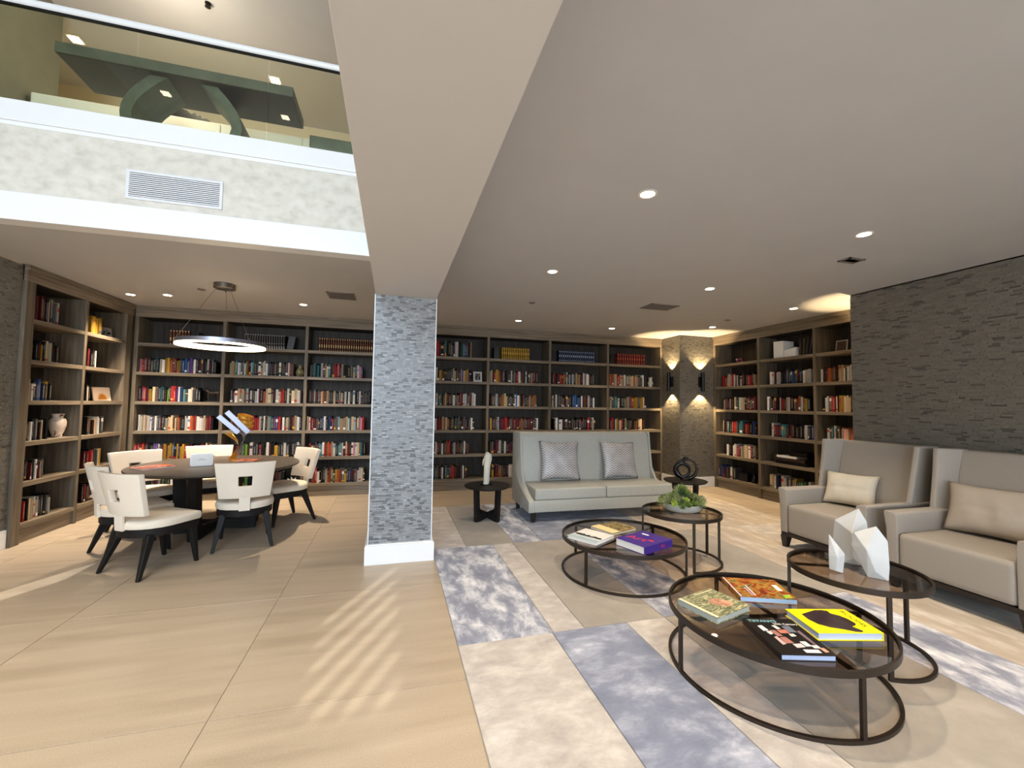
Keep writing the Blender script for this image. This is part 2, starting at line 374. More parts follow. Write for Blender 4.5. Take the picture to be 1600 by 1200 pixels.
stuff(m2.build('stone_strips', M_['tile_strip'], wr, colors=True, fix=False))
# corner pier with the two sconces
wc = struct(box_obj('wall_corner', XJ+0.012, XJ+0.02, YP+0.02, YP+0.5, Z1, ZC, M_['grout']))
m3 = MB(); strip_mb(m3, strips(None, (XJ+0.012, YB+0.02, 0), (0, -1, 0), (-1, 0, 0), YB+0.02-YP, ZC-Z1, shade_brown, lw=(0.03, 0.075), z0=Z1))
strip_mb(m3, strips(None, (XJ, YP+0.012, 0), (1, 0, 0), (0, -1, 0), XR+0.02-XJ, ZC-Z1, shade_brown, lw=(0.03, 0.075), z0=Z1))
stuff(m3.build('stone_strips', M_['tile_strip'], wc, colors=True, fix=False))
# left wall
wl = struct(box_obj('wall_left', -3.79, -3.781, 4.6, 5.62, Z1, ZC, M_['grout']))
m4 = MB(); strip_mb(m4, strips(None, (-3.781, 4.2, 0), (0, 1, 0), (1, 0, 0), 1.415, ZC-Z1, shade_brown, z0=Z1))
stuff(m4.build('stone_strips', M_['tile_strip'], wl, colors=True, fix=False))
def base(name, *a): return struct(box_obj(name, *a, M_['white_trim'], bevel=0.004))
base('baseboard_left', -3.781, -3.757, YREAR, 5.612, 0, Z1)
base('baseboard_right', XM-0.018, XM+0.012, YREAR, YJ+0.02, 0, Z1)
base('baseboard_right', XM-0.018, XR+DEP, YJ, YJ+0.02, 0, Z1)
base('baseboard_corner', XJ-0.018, XJ+0.012, YP-0.018, YB+0.0, 0, Z1)
base('baseboard_corner', XJ-0.018, XR-0.002, YP-0.018, YP+0.012, 0, Z1)

# ---------------------------------------------------------------- balcony
fas = struct(box_obj('wall_balcony', -5.2, BX0+0.01, YF+0.012, YF+0.14, ZC, ZFL, M_['plaster']))
struct(box_obj('trim_2', -5.2, BX0+0.005, YF-0.002, YF+0.15, ZC-0.004, 3.165, M_['white_trim'], bevel=0.006))
struct(box_obj('trim_3', -5.2, BX0+0.005, YF-0.01, YF+0.25, 3.735, 3.905, M_['white_trim'], bevel=0.006))
struct(box_obj('trim_4', -5.2, BX0+0.005, YF+0.004, YF+0.1, 3.700, 3.735, M_['white_trim'], bevel=0.004))
bal = empty('balustrade', (0, YF+0.03, 3.905), 0, 'tinted glass balustrade with a white rounded rail along the upper gallery', 'railing')
xs = [-5.15, -3.19, -2.186, -1.182, -0.205]
for a, b in zip(xs[:-1], xs[1:]):
    box_obj('glass_pane', a+0.006, b-0.006, -0.006, 0.006, -0.02, 0.80, M_['balustrade_glass'], bal)
MB().tube([(-5.15, 0, 0.835), (BX0-0.003, 0, 0.835)], 0.032, 16).build('handrail', M_['white_trim'], bal, smooth=50)
box_obj('glazing_channel', -5.15, BX0-0.003, -0.012, 0.012, 0.79, 0.812, M_['black_metal'], bal)
# air grille on the balcony front
gr = empty('wall_grille', (-1.848, YF+0.012, 3.345), 0, 'white rectangular louvred air grille on the mottled balcony front', 'vent')
W2, H2 = 0.352, 0.125
box_obj('backing', -W2+0.02, W2-0.02, -0.004, 0.0, -H2+0.02, H2-0.02, M_['vent_dark'], gr)
MB().box(-W2, W2, -0.014, 0, H2-0.022, H2).box(-W2, W2, -0.014, 0, -H2, -H2+0.022).box(-W2, -W2+0.022, -0.014, 0, -H2+0.022, H2-0.022).box(W2-0.022, W2, -0.014, 0, -H2+0.022, H2-0.022).build('frame', M_['vent_white'], gr)
sl = None
for k in range(12):
    z = -H2+0.032+k*(2*H2-0.064)/11
    if sl is None: sl = MB().box(-W2+0.02, W2-0.02, -0.012, -0.001, -0.0048, 0.0048).build('slat', M_['vent_white'], gr); sl.location.z = z
    else: c = sl.copy(); COL.objects.link(c); c.location.z = z

# ---------------------------------------------------------------- upper gallery furniture
con = empty('console_table', (-2.06, 4.95, ZFL), 0, 'long bronze console table with two curved legs behind the balcony glass', 'table')
box_obj('tabletop', -0.98, 0.98, -0.27, 0.27, 0.80, 0.90, M_['console_bronze'], con, bevel=0.004)
box_obj('underside_panel', -0.972, 0.972, -0.262, 0.262, 0.795, 0.80, M_['console_under'], con)
for sx in (-1, 1):
    rings = []
    for k in range(13):
        a = k/12; z = a*0.795; bulge = sin(pi*(0.12+0.76*a))
        xo = sx*(0.15+0.36*bulge); xi = sx*(0.15+0.36*bulge-0.15*(0.6+0.7*abs(a-0.5)))
        rings.append([(xo, -0.2, z), (xi, -0.2, z), (xi, 0.2, z), (xo, 0.2, z)])
    MB().loft(rings).build('leg', M_['console_bronze'], con, smooth=40)
bench = empty('gallery_bench', (-0.62, 5.12, ZFL), 0, 'low grey upholstered bench at the right end of the gallery', 'bench')
soft('seat', -0.34, 0.40, -0.18, 0.2, 0.44, 0.585, M_['console_bronze'], bench, 0.015)
box_obj('seat_frame', -0.33, 0.39, -0.17, 0.19, 0.36, 0.44, M_['console_under'], bench)
for x in (-0.30, 0.36):
    for y in (-0.14, 0.16): box_obj('leg', x-0.025, x+0.025, y-0.025, y+0.025, 0, 0.36, M_['dark_leg'], bench)
cred = empty('sideboard', (-2.0, 5.66, ZFL), 0, 'pale low sideboard running behind the bronze console on the gallery', 'cabinet')
box_obj('body', -1.72, 1.74, -0.19, 0.2, 0.06, 0.845, M_['card_white'], cred, bevel=0.005)
box_obj('plinth', -1.70, 1.72, -0.16, 0.16, 0, 0.06, M_['vent_grey'], cred)
for k in range(4):
    x = -1.71+k*0.86; box_obj('door', x+0.008, x+0.852, -0.204, -0.19, 0.09, 0.83, M_['card_white'], cred, bevel=0.003)
dec = empty('wave_sculpture', (-2.38, 5.53, ZFL+0.8455), 0, 'black jagged wave shaped sculpture on the pale gallery sideboard', 'sculpture')
pts = [(-0.26, 0.012), (-0.26, 0.11), (-0.1, 0.10), (-0.04, 0.125), (0.04, 0.10), (0.08, 0.07), (0.12, 0.09), (0.14, 0.055), (0.17, 0.07), (0.19, 0.04), (0.23, 0.045), (0.28, 0.012), (0.1, 0.012)]
MB().prism(pts, -0.04, 0.04, 'y').build('wave', M_['black_metal'], dec, bevel=0.004)
box_obj('stand', -0.2, 0.2, -0.06, 0.06, 0.0, 0.012, M_['black_metal'], dec)
def square_light(x, y, z, nm, label, grp, e=35, kind='POINT', **kw):
    o = empty(nm, (x, y, z), 0, label, 'light', grp)
    MB().box(-0.07, 0.07, -0.07, 0.07, -0.006, 0).build('trim_ring', M_['lamp_trim'], o)
    box_obj('lens', -0.05, 0.05, -0.05, 0.05, -0.012, -0.006, M_['glow_warm'], o)
    l = lamp('recessed_lamp', kind, (0, 0, -0.07), e, (1.0, 0.84, 0.62), shadow_soft_size=0.05, **kw); l.parent = o
square_light(-1.68, 6.3, ZT, 'gallery_downlight', 'square recessed light in the gallery ceiling above right end of console', None, 55, 'SPOT', spot_size=radians(150), spot_blend=1.0)
square_light(-3.88, 6.28, ZT, 'gallery_downlight', 'square recessed light in the gallery ceiling above left end of console', None, 55, 'SPOT', spot_size=radians(150), spot_blend=1.0)
square_light(-3.27, 1.42, ZT, 'void_downlight', 'square recessed light mirrored left in the balcony glass', None, 520, 'SPOT', spot_size=radians(72), spot_blend=0.9)
square_light(-1.73, 1.36, ZT, 'void_downlight', 'square recessed light mirrored right in the balcony glass', None, 420, 'SPOT', spot_size=radians(72), spot_blend=0.9)
lamp('gallery_fill_lamp', 'POINT', (-2.4, 5.0, ZT-0.7), 26, (1.0, 0.86, 0.66), shadow_soft_size=0.1)  # added lamp without a fixture, lifts the ambient light of the gallery

# ---------------------------------------------------------------- bookcases
def bookcase(label, axis, o3, divs, ends, along, depth_dir, cat='bookcase', crown=(0, 0)):
    """axis 'x': front plane at Y=o3, runs along X.  axis 'y': front plane at X=o3, runs along Y. depth_dir = +1/-1"""
    root = empty('bookcase', (0, 0, 0), 0, label, cat)
    a0, a1 = along
    def B(name, p0, p1, d0, d1, z0, z1, mat, bev=0.0015):
        lo, hi = sorted((o3+depth_dir*d0, o3+depth_dir*d1))
        if axis == 'x': return box_obj(name, p0, p1, lo, hi, z0, z1, mat, root, bevel=bev, seg=1)
        return box_obj(name, lo, hi, p0, p1, z0, z1, mat, root, bevel=bev, seg=1)
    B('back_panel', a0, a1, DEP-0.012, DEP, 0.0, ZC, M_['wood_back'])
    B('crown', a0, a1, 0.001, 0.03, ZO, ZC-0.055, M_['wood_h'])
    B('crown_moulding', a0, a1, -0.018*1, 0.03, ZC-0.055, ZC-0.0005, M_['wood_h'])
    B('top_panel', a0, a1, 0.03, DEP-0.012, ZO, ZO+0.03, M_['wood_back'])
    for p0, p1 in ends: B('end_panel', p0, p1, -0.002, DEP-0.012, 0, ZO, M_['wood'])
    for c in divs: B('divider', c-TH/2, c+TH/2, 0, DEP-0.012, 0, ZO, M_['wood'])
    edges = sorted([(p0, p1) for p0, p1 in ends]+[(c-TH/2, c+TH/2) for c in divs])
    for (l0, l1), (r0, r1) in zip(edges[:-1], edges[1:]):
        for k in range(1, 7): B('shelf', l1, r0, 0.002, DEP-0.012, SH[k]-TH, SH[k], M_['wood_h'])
        B('plinth', l1, r0, 0.03, 0.05, 0, SH[6]-TH, M_['wood_h'])
    return root
case_left = bookcase('grey oak bookcase of two bays on the left wall beside the dining table', 'y', XL, [6.548], [(5.62, 5.738), (7.37, 7.50)], (5.62, 7.54), -1)
case_back = bookcase('long grey oak bookcase of eight bays across the back wall behind the sofa', 'x', YB, [-2.568, -1.388, -0.17, 0.45, 1.664, 2.869, 4.1], [(-3.737, -3.69), (5.296, XJ)], (-3.737, XJ), 1)
case_right = bookcase('grey oak bookcase of three bays on the right between sconces and armchairs', 'y', XR, [5.925, 4.905], [(6.94, 7.0), (YJ+0.02, YJ+0.07)], (YJ+0.02, 7.0), 1)

# ---------------------------------------------------------------- books
PAL = dict(k=(18, 16, 18), n=(28, 36, 68), b=(38, 66, 126), B=(44, 112, 176), w=(216, 212, 206), c=(196, 178, 144), t=(178, 150, 116), g=(84, 82, 80), G=(50, 104, 56),
           l=(124, 186, 52), r=(170, 36, 34), m=(98, 26, 34), o=(200, 98, 46), y=(198, 152, 44), p=(92, 56, 130), P=(206, 140, 152), s=(56, 122, 128), d=(48, 34, 28), e=(112, 66, 42), a=(150, 190, 200), R=(128, 42, 30))
CN = dict(k='black', n='navy', b='blue', B='bright blue', w='white', c='cream', t='tan', g='grey', G='green', l='lime green', r='red', m='maroon', o='orange', y='yellow', p='purple', P='pink', s='teal', d='dark brown', e='brown', a='pale blue', R='rust red')
ROWS = [
('B1',1,-3.33,-3.06,'v','eeeeeee'),
('B1',2,-3.68,-2.68,'b','PrmdgkskcwyyoemyynbBgpgwkkgkkwkkgk'),
('B1',3,-3.69,-2.88,'b','kkmrkycgkskklkrrpwbsgwcgkk'),
('B1',4,-3.68,-2.69,'b','kwwcwtwwbgwggkkkcttceceokkkwwwoorwwwwtemmk'),
('B1',5,-3.69,-2.58,'b','rrmrmgkgppwgmykyygkynyyrgkmkwkgrmkcmcctcg'),
('B1',6,-3.47,-2.61,'b','kmgkGkwkGkkmwkgkkmck'),
('B2',1,-2.31,-1.72,'v','kkkkkkkkkkkkkkkkk'),
('B2',2,-2.50,-1.58,'b','ctyswwkgwlrkasgkwccwwgkgkkgkwkgkgwrg'),
('B2',3,-2.47,-1.47,'b','kmwttcgwkwkwwmkoccckwcrrkwkccw'),
('B2',4,-2.45,-1.43,'b','emdgkkmrorrrwkwkcsgpprkwkcgkmcwk'),
('B2',5,-2.44,-1.42,'b','ekkkGlkwkkmkkwkkykkwgkkgwk'),
('B2',6,-2.37,-1.66,'b','kgkGktkkcwkmkkgk'),
('B3',1,-1.22,-0.36,'v','eeeeeeeeeeeeeeeeeeeeeeee'),
('B3',2,-1.33,-0.51,'b','gkskskwktcskgrrrkckkkgtgwPb'),
('B3',3,-1.33,-0.38,'b','kkgkgkcoktkkkckkgckwkwgkwkkwkgkgkk'),
('B3',4,-1.35,-0.46,'b','twmrkgknbwkbnmdgattttastatcPPr'),
('B3',5,-1.33,-0.43,'b','kmkpggsswreortwksswmcmkwPwctskk'),
('B3',6,-1.25,-0.43,'b','rorwkkkwoocGyoegykbnkgwwck'),
('B4',1,0.73,1.36,'T','rnkkskkgkkwwkgsbgkt'),
('B4',2,0.72,1.36,'b','wkyykknkkgcckgmPbwyypk'),
('B4',3,0.73,1.45,'b','wkssketkmgwgtkrmwwsgrkww'),
('B4',4,0.72,1.43,'b','wkrrcocykkgkkkskkgkkgwk'),
('B4',5,0.71,1.34,'b','kwPkgwkgoRrkgwkmkggwke'),
('B4',6,0.71,1.32,'b','ksgkkwkskkrrekkkgwkk'),
('B5',1,1.93,2.48,'v','yyyyyyyyyyyyyyy'),
('B5',2,1.69,2.65,'b','tckryyomgkkkkwkgkrrwkekwkegtmmmk'),
('B5',3,1.73,2.63,'b','kggwgkoyctkkgkgwBwtkmmkgmteyog'),
('B5',4,1.69,2.66,'b','dykmgwnmmmrmmgemmmmyemmdmmmgw'),
('B5',5,1.73,2.25,'b','kgkmgwkwkkmbkk'),
('B5',6,1.74,2.26,'b','kykmeykdmkwctk'),
('B6',1,3.07,3.83,'v','nnnnnnnnnnnnnnnnnn'),
('B6',2,2.94,3.82,'b','mrkmrrykwkwnwktytkgwtwwkkg'),
('B6',3,2.94,3.83,'b','ckwggkgmkeekkbBbBnwkekwkkw'),
('B6',4,2.98,3.86,'b','kwkwwkkgkkgkkkgkmkkrmwk'),
('B7',1,4.34,4.98,'v','RRRRRRRRRRRR'),
('B7',2,4.17,5.00,'b','oooctrrcttwkccccotctkgwkg'),
('B7',3,4.17,5.00,'b','ckssgwkkkctwgrryygyywk'),
('B7',4,4.18,4.96,'b','mrkwykcrkcGmkkgokcck'),
('R1',2,6.83,6.03,'b','rmtwtrwkwkwmkgrrkt'),
('R1',3,6.80,6.03,'b','wmmkwkkcgGwcckkmkkkm'),
('R1',4,6.83,6.04,'b','wkmskkrrmgsskrrkkbk'),
('R1',5,6.73,6.03,'b','wkkwwrrkcwctwrktk'),
('R1',6,6.94,6.53,'b','bbbkgkwkg'),
('R2',2,5.75,5.02,'b','wwmwwkkngkkBgkkwcw'),
('R2',3,5.80,5.03,'b','wgkmmkwkrkcwkkeeowkyk'),
('R2',4,5.73,4.99,'b','wkmmkksskkmkkdkkkwnkb'),
('R2',6,5.79,5.06,'b','ctwnkwwkgtykGGGkw'),
('R3',2,4.86,4.34,'b','wsdeooededtctwkwwmkw'),
('R3',3,4.83,4.33,'b','kwwderrwkyyccctdekm'),
('R3',4,4.77,4.32,'b','wkswkdewtPterrkkm'),
('L1',1,5.83,6.17,'T','mmmmkkwkcgw'),
('L1',2,5.84,6.20,'b','kkkkykcckkgk'),
('L1',3,5.82,6.13,'b','twkbbnnyk'),
('L1',4,5.83,6.13,'b','kkwkgkkcwkkg'),
('L1',5,5.83,6.09,'b','kkkmkwwkmcg'),
('L1',6,5.84,6.25,'b','rkkcctwtwkgkgwk'),
('L2',1,6.72,6.93,'b','yyyyy'),
('L2',2,6.71,6.89,'b','mkkw'),
('L2',3,6.72,6.80,'b','kwk'),
('L2',4,6.75,7.08,'b','kggkwtwwkg'),
('L2',5,6.73,7.06,'b','mrrmkrkgggwy'),
('L2',6,6.73,7.04,'b','kkmkgkkwk'),
]
def lin(c): return srgb(*c)
# book cover material: reads the cover colour, adds title marks on the spine through the uv map
def cover_mat():
    m, t, p = nt('book_cover'); a = N(t, 'ShaderNodeAttribute', attribute_name='col'); b = N(t, 'ShaderNodeAttribute', attribute_name='ink')
    uv = N(t, 'ShaderNodeUVMap'); uv.uv_map = 'spine'
    n = N(t, 'ShaderNodeTexNoise', i_Scale=9.0, i_Detail=3.0); mp = N(t, 'ShaderNodeMapping'); mp.inputs['Scale'].default_value = (2.2, 7.5, 1)
    t.links.new(uv.outputs[0], mp.inputs[0]); t.links.new(mp.outputs[0], n.inputs['Vector'])
    th = N(t, 'ShaderNodeMath', operation='GREATER_THAN'); th.inputs[1].default_value = 0.575; t.links.new(n.outputs[0], th.inputs[0])
    # only the middle of the spine carries lettering
    sx = N(t, 'ShaderNodeSeparateXYZ'); t.links.new(uv.outputs[0], sx.inputs[0])
    fr = N(t, 'ShaderNodeMath', operation='FRACT'); t.links.new(sx.outputs[0], fr.inputs[0])
    c1 = N(t, 'ShaderNodeMath', operation='COMPARE'); c1.inputs[1].default_value = 0.5; c1.inputs[2].default_value = 0.26; t.links.new(fr.outputs[0], c1.inputs[0])
    fy = N(t, 'ShaderNodeMath', operation='FRACT'); t.links.new(sx.outputs[1], fy.inputs[0])
    c2 = N(t, 'ShaderNodeMath', operation='COMPARE'); c2.inputs[1].default_value = 0.52; c2.inputs[2].default_value = 0.36; t.links.new(fy.outputs[0], c2.inputs[0])
    m1 = N(t, 'ShaderNodeMath', operation='MULTIPLY'); m2_ = N(t, 'ShaderNodeMath', operation='MULTIPLY')
    t.links.new(th.outputs[0], m1.inputs[0]); t.links.new(c1.outputs[0], m1.inputs[1]); t.links.new(m1.outputs[0], m2_.inputs[0]); t.links.new(c2.outputs[0], m2_.inputs[1])
    m3_ = N(t, 'ShaderNodeMath', operation='MULTIPLY'); t.links.new(m2_.outputs[0], m3_.inputs[0]); t.links.new(b.outputs['Alpha'], m3_.inputs[1])
    mx = N(t, 'ShaderNodeMix', data_type='RGBA'); t.links.new(m3_.outputs[0], mx.inputs[0]); t.links.new(a.outputs['Color'], mx.inputs[6]); t.links.new(b.outputs['Color'], mx.inputs[7])
    t.links.new(mx.outputs[2], p.inputs['Base Color']); p.inputs['Roughness'].default_value = 0.6; p.inputs['Specular IOR Level'].default_value = 0.22
    return m
M_['cover'] = cover_mat()
def book_geo(w, h, d, ci, ink, bands, seed, facet=None):
    """book standing on z=0, spine towards -y, centred on x.  returns verts, faces, mats, cols, inks, uvs"""
    v = []; f = []; mt = []; cl = []; ik = []; uv = []
    ct = min(0.003, w*0.12); off = seed*3.7
    def face(ps, m, c, i, us=None):
        b = len(v); v.extend(ps); f.append(tuple(range(b, b+len(ps)))); mt.append(m); cl.append(c); ik.append(i); uv.append(us or [(off, off)]*len(ps))
    no = (0, 0, 0, 0)
    # spine: three facets (slightly rounded), split in horizontal bands
    cuts = sorted(set([0, 1]+[z for b0, b1, _ in bands for z in (b0, b1)]))
    prof = [(-w/2, 0.006), (-w/4, 0.0006), (w/4, 0.0006), (w/2, 0.006)] if bands and len(bands) > 2 else [(-w/2, 0.004), (-w/4, 0.0006), (w/4, 0.0006), (w/2, 0.004)]
    for z0, z1 in zip(cuts[:-1], cuts[1:]):
        c = ci; isb = False
        for b0, b1, bc in bands:
            if z0 >= b0-1e-6 and z1 <= b1+1e-6: c = bc; isb = True
        for fi, ((xa, ya), (xb, yb)) in enumerate(zip(prof[:-1], prof[1:])):
            if facet: c = facet[fi] or (c if fi == 1 else ci)
            if facet and fi == 1: c = [bc for b0, b1, bc in bands if z0 >= b0-1e-6 and z1 <= b1+1e-6][:1] or [facet[1] or ci]; c = c[0]
            face([(xa, ya, z0*h), (xb, yb, z0*h), (xb, yb, z1*h), (xa, ya, z1*h)], 0, c, no if isb else ink,
                 [(int(off)+(xa/w+0.5), int(off)+z0*0.999), (int(off)+(xb/w+0.5), int(off)+z0*0.999), (int(off)+(xb/w+0.5), int(off)+z1*0.999), (int(off)+(xa/w+0.5), int(off)+z1*0.999)])
    for sx in (-1, 1):      # covers
        x = sx*w/2; xi = sx*(w/2-ct)
        face([(x, 0.004, 0), (x, d, 0), (x, d, h), (x, 0.004, h)][::sx], 0, ci, no)
        face([(xi, 0.006, h), (x, 0.004, h), (x, d, h), (xi, d, h)][::-sx], 0, ci, no)
        face([(x, d, 0), (xi, d, 0), (xi, d, h), (x, d, h)][::sx], 0, ci, no)
        face([(xi, d, 0), (xi, 0.006, 0), (xi, 0.006, h), (xi, d, h)][::sx], 0, ci, no)
    xi = w/2-ct; z = h-0.004; y1 = d-0.004   # page block a little lower than the covers
    face([(-xi, 0.006, z), (xi, 0.006, z), (xi, y1, z), (-xi, y1, z)], 1, ci, no)
    face([(xi, y1, 0.003), (-xi, y1, 0.003), (-xi, y1, z), (xi, y1, z)], 1, ci, no)
    face([(-w/2, 0.004, h), (-w/4, 0.0006, h), (w/4, 0.0006, h), (w/2, 0.004, h), (xi, 0.006, h), (-xi, 0.006, h)], 0, ci, no)
    return v, f, mt, cl, ik, uv
def mesh_books(name, geos):
    V = []; Fc = []; Mi = []; Cl = []; Ik = []; UV = []
    for (g, mat) in geos:
        b = len(V); v, f, mt, cl, ik, uv = g
        V += [tuple(mat @ Vector(p)) if mat is not None else p for p in v]
        Fc += [tuple(i+b for i in q) for q in f]; Mi += mt; Cl += cl; Ik += ik; UV += [u for us in uv for u in us]
    me = bpy.data.meshes.new(name); me.from_pydata(V, [], Fc); me.materials.append(M_['cover']); me.materials.append(M_['paper'])
    me.polygons.foreach_set('material_index', Mi)
    a = me.attributes.new('col', 'FLOAT_COLOR', 'FACE'); a.data.foreach_set('color', [x for c in Cl for x in c])
    a = me.attributes.new('ink', 'FLOAT_COLOR', 'FACE'); a.data.foreach_set('color', [x for c in Ik for x in c])
    u = me.uv_layers.new(name='spine'); u.data.foreach_set('uv', [x for q in UV for x in q])
    return me
BAYN = dict(L1='left bookcase nearer bay', L2='left bookcase corner bay', B1='back bay at left corner', B2='back bay behind the table', B3='back bay left of column', B4='back bay right of column',
            B5='back bay over settee left arm', B6='back bay over the settee', B7='back bay by the sconces', R1='right bookcase sconce bay', R2='right bookcase middle bay', R3='right bookcase armchair bay')
SHN = {1: 'top shelf', 2: 'second shelf down', 3: 'third shelf down', 4: 'fourth shelf down', 5: 'fifth shelf down', 6: 'bottom shelf'}
ORD = ['first', 'second', 'third', 'fourth', 'fifth', 'sixth', 'seventh', 'eighth', 'ninth', 'tenth', 'eleventh', 'twelfth', 'thirteenth', 'fourteenth', 'fifteenth', 'sixteenth', 'seventeenth', 'eighteenth', 'nineteenth', 'twentieth',
       'twenty-first', 'twenty-second', 'twenty-third', 'twenty-fourth', 'twenty-fifth', 'twenty-sixth', 'twenty-seventh', 'twenty-eighth', 'twenty-ninth', 'thirtieth', 'thirty-first', 'thirty-second', 'thirty-third', 'thirty-fourth', 'thirty-fifth', 'thirty-sixth', 'thirty-seventh', 'thirty-eighth', 'thirty-ninth', 'fortieth', 'forty-first', 'forty-second']
allb = []; br = random.Random(11)
FAC = dict(k=[srgb(128, 122, 116), None, None], e=[srgb(30, 18, 14), None, srgb(30, 18, 14)], y=[srgb(58, 36, 14), None, srgb(58, 36, 14)], n=[srgb(14, 18, 32), None, srgb(110, 118, 132)], R=[srgb(50, 16, 12), None, srgb(50, 16, 12)])
light = set('wcatP')
for bay, s, a, b, kind, codes in ROWS:
    n = len(codes); ws = [br.uniform(0.7, 1.35) if kind != 'v' else 1.0 for _ in codes]; tot = sum(ws); L = abs(b-a); sg = 1 if b > a else -1
    u = a; hb = {'b': 0.215, 'T': 0.27, 'v': 0.225}[kind]; runh = hb
    if s == 1 and kind == 'T': runh = 0.26
    for i, ch in enumerate(codes):
        w = ws[i]/tot*L; uc = u+sg*w/2; u += sg*w
        if kind == 'v': h = hb; d = 0.16
        else: h = hb+br.choice([-0.03, -0.02, -0.01, 0, 0.005, 0.012, 0.02]); d = h*0.68
        base_c = PAL[ch]; jit = br.uniform(0.72, 1.12) if kind != 'v' else 1
        ci = lin(tuple(min(250, x*jit*((0.92 if ch in 'wcatP' else 0.80) if kind != 'v' else 0.85)) for x in base_c))
        dark = sum(base_c) < 330
        ink = lin(br.choice([(225, 220, 210), (205, 180, 120), (220, 220, 225), (190, 60, 50)]) if dark else br.choice([(40, 36, 40), (150, 40, 36), (40, 60, 110), (90, 80, 70)]))
        ink = ink[:3]+(1.0 if br.random() < 0.8 else 0.0,)
        bands = []
        if kind == 'v':
            lc = {'k': (150, 145, 140), 'e': (206, 168, 120), 'y': (226, 186, 84), 'n': (160, 170, 186), 'R': (178, 76, 52)}[ch]
            if ch == 'e': bands = [(0.0, 0.08, lin(lc)), (0.28, 0.5, lin(lc)), (0.62, 0.66, lin((150, 90, 50))), (0.9, 0.97, lin(lc))]
            elif ch == 'k': bands = [(0.02, 0.2, lin(lc)), (0.38, 0.42, lin(lc)), (0.94, 1.0, lin(lc))]
            else: bands = [(0.1, 0.16, lin(lc)), (0.45, 0.6, lin(lc)), (0.86, 0.92, lin(lc))]
            ink = (0, 0, 0, 0)
        else:
            q = br.random()
            if q < 0.15: z = br.choice([0.05, 0.1]); bands.append((z, z+br.choice([0.1, 0.16]), lin(br.choice([(222, 216, 208), (222, 216, 208), (198, 150, 60), (150, 40, 40)]) if dark else br.choice([(60, 60, 70), (160, 50, 40), (230, 226, 220)]))))
            if 0.12 < q < 0.27: z = br.choice([0.6, 0.7]); bands.append((z, z+br.choice([0.08, 0.2]), lin(br.choice([(214, 206, 196), (190, 150, 80), (120, 30, 34), (70, 90, 120)]) if dark else br.choice([(50, 50, 60), (170, 60, 50), (90, 120, 140)]))))
        z = SH[s]+0.0008; inset = br.uniform(0.045, 0.075) if kind != 'v' else 0.07
        ww = w*(0.975 if kind != 'v' else 0.86)
        if bay[0] == 'B': loc = (uc, YB+inset, z); rz = 0; pr = (uc, YB)
        elif bay[0] == 'L': loc = (XL-inset, uc, z); rz = pi/2; pr = (XL, uc)
        else: loc = (XR+inset, uc, z); rz = -pi/2; pr = (XR, uc)
        vis = True
        dist2 = (loc[0]**2+loc[1]**2)
        dx, dy = loc[0], loc[1]; dl = sqrt(dist2)
        facing = {'B': dy/dl, 'L': -dx/dl, 'R': dx/dl}[bay[0]]
        zd = dx*sin(YAW)+dy*cos(YAW)
        size = ww*h*facing/(zd*zd)*(dl/zd)
        hid = (bay == 'B1' and s == 6) or (bay == 'B2' and s == 6) or (bay in ('B5',) and s > 4) or (bay == 'L2' and s == 6)
        if hid: size *= 0.2
        allb.append(dict(bay=bay, s=s, i=i, n=n, ch=ch, w=ww, h=h, d=d, ci=ci, ink=ink, bands=bands, loc=loc, rz=rz, size=size, kind=kind, seed=len(allb) % 97+1, facet=FAC.get(ch) if kind == 'v' else None))
order = sorted([q for q in allb if q['kind'] != 'v'], key=lambda q: -q['size']); single = set(id(q) for q in order[:300])
vorder = [q for q in allb if q['kind'] == 'v']; single |= set(id(q) for q in vorder)
rest = []
VN = dict(e='brown cream banded volume', k='black pale striped volume', y='gold volume', n='navy silver lined volume', R='rust red volume')
for q in allb:
    g = book_geo(q['w'], q['h'], q['d'], q['ci'], q['ink'], q['bands'], q['seed'], q['facet'])
    if id(q) in single:
        o = bpy.data.objects.new('book', mesh_books('book', [(g, None)])); COL.objects.link(o); o.location = q['loc']; o.rotation_euler = (0, 0, q['rz'])
        if q['kind'] == 'v':
            tag(o, '%s, %s from left in matched set, %s' % (VN[q['ch']], ORD[q['i']], BAYN[q['bay']]), 'book', 'matched volumes on the top shelf, '+BAYN[q['bay']])
        else:
            tag(o, '%s book, %s from left, %s, %s' % (CN[q['ch']], ORD[q['i']], SHN[q['s']].replace(' down', ''), BAYN[q['bay']]), 'book', 'books on the %s, %s' % (SHN[q['s']], BAYN[q['bay']]))
    else: rest.append((g, Matrix.Translation(q['loc']) @ Matrix.Rotation(q['rz'], 4, 'Z')))
o = bpy.data.objects.new('books', mesh_books('books', rest)); COL.objects.link(o)
tag(o, 'remaining rows of smaller books filling the bookcase shelves', 'books'); stuff(o)

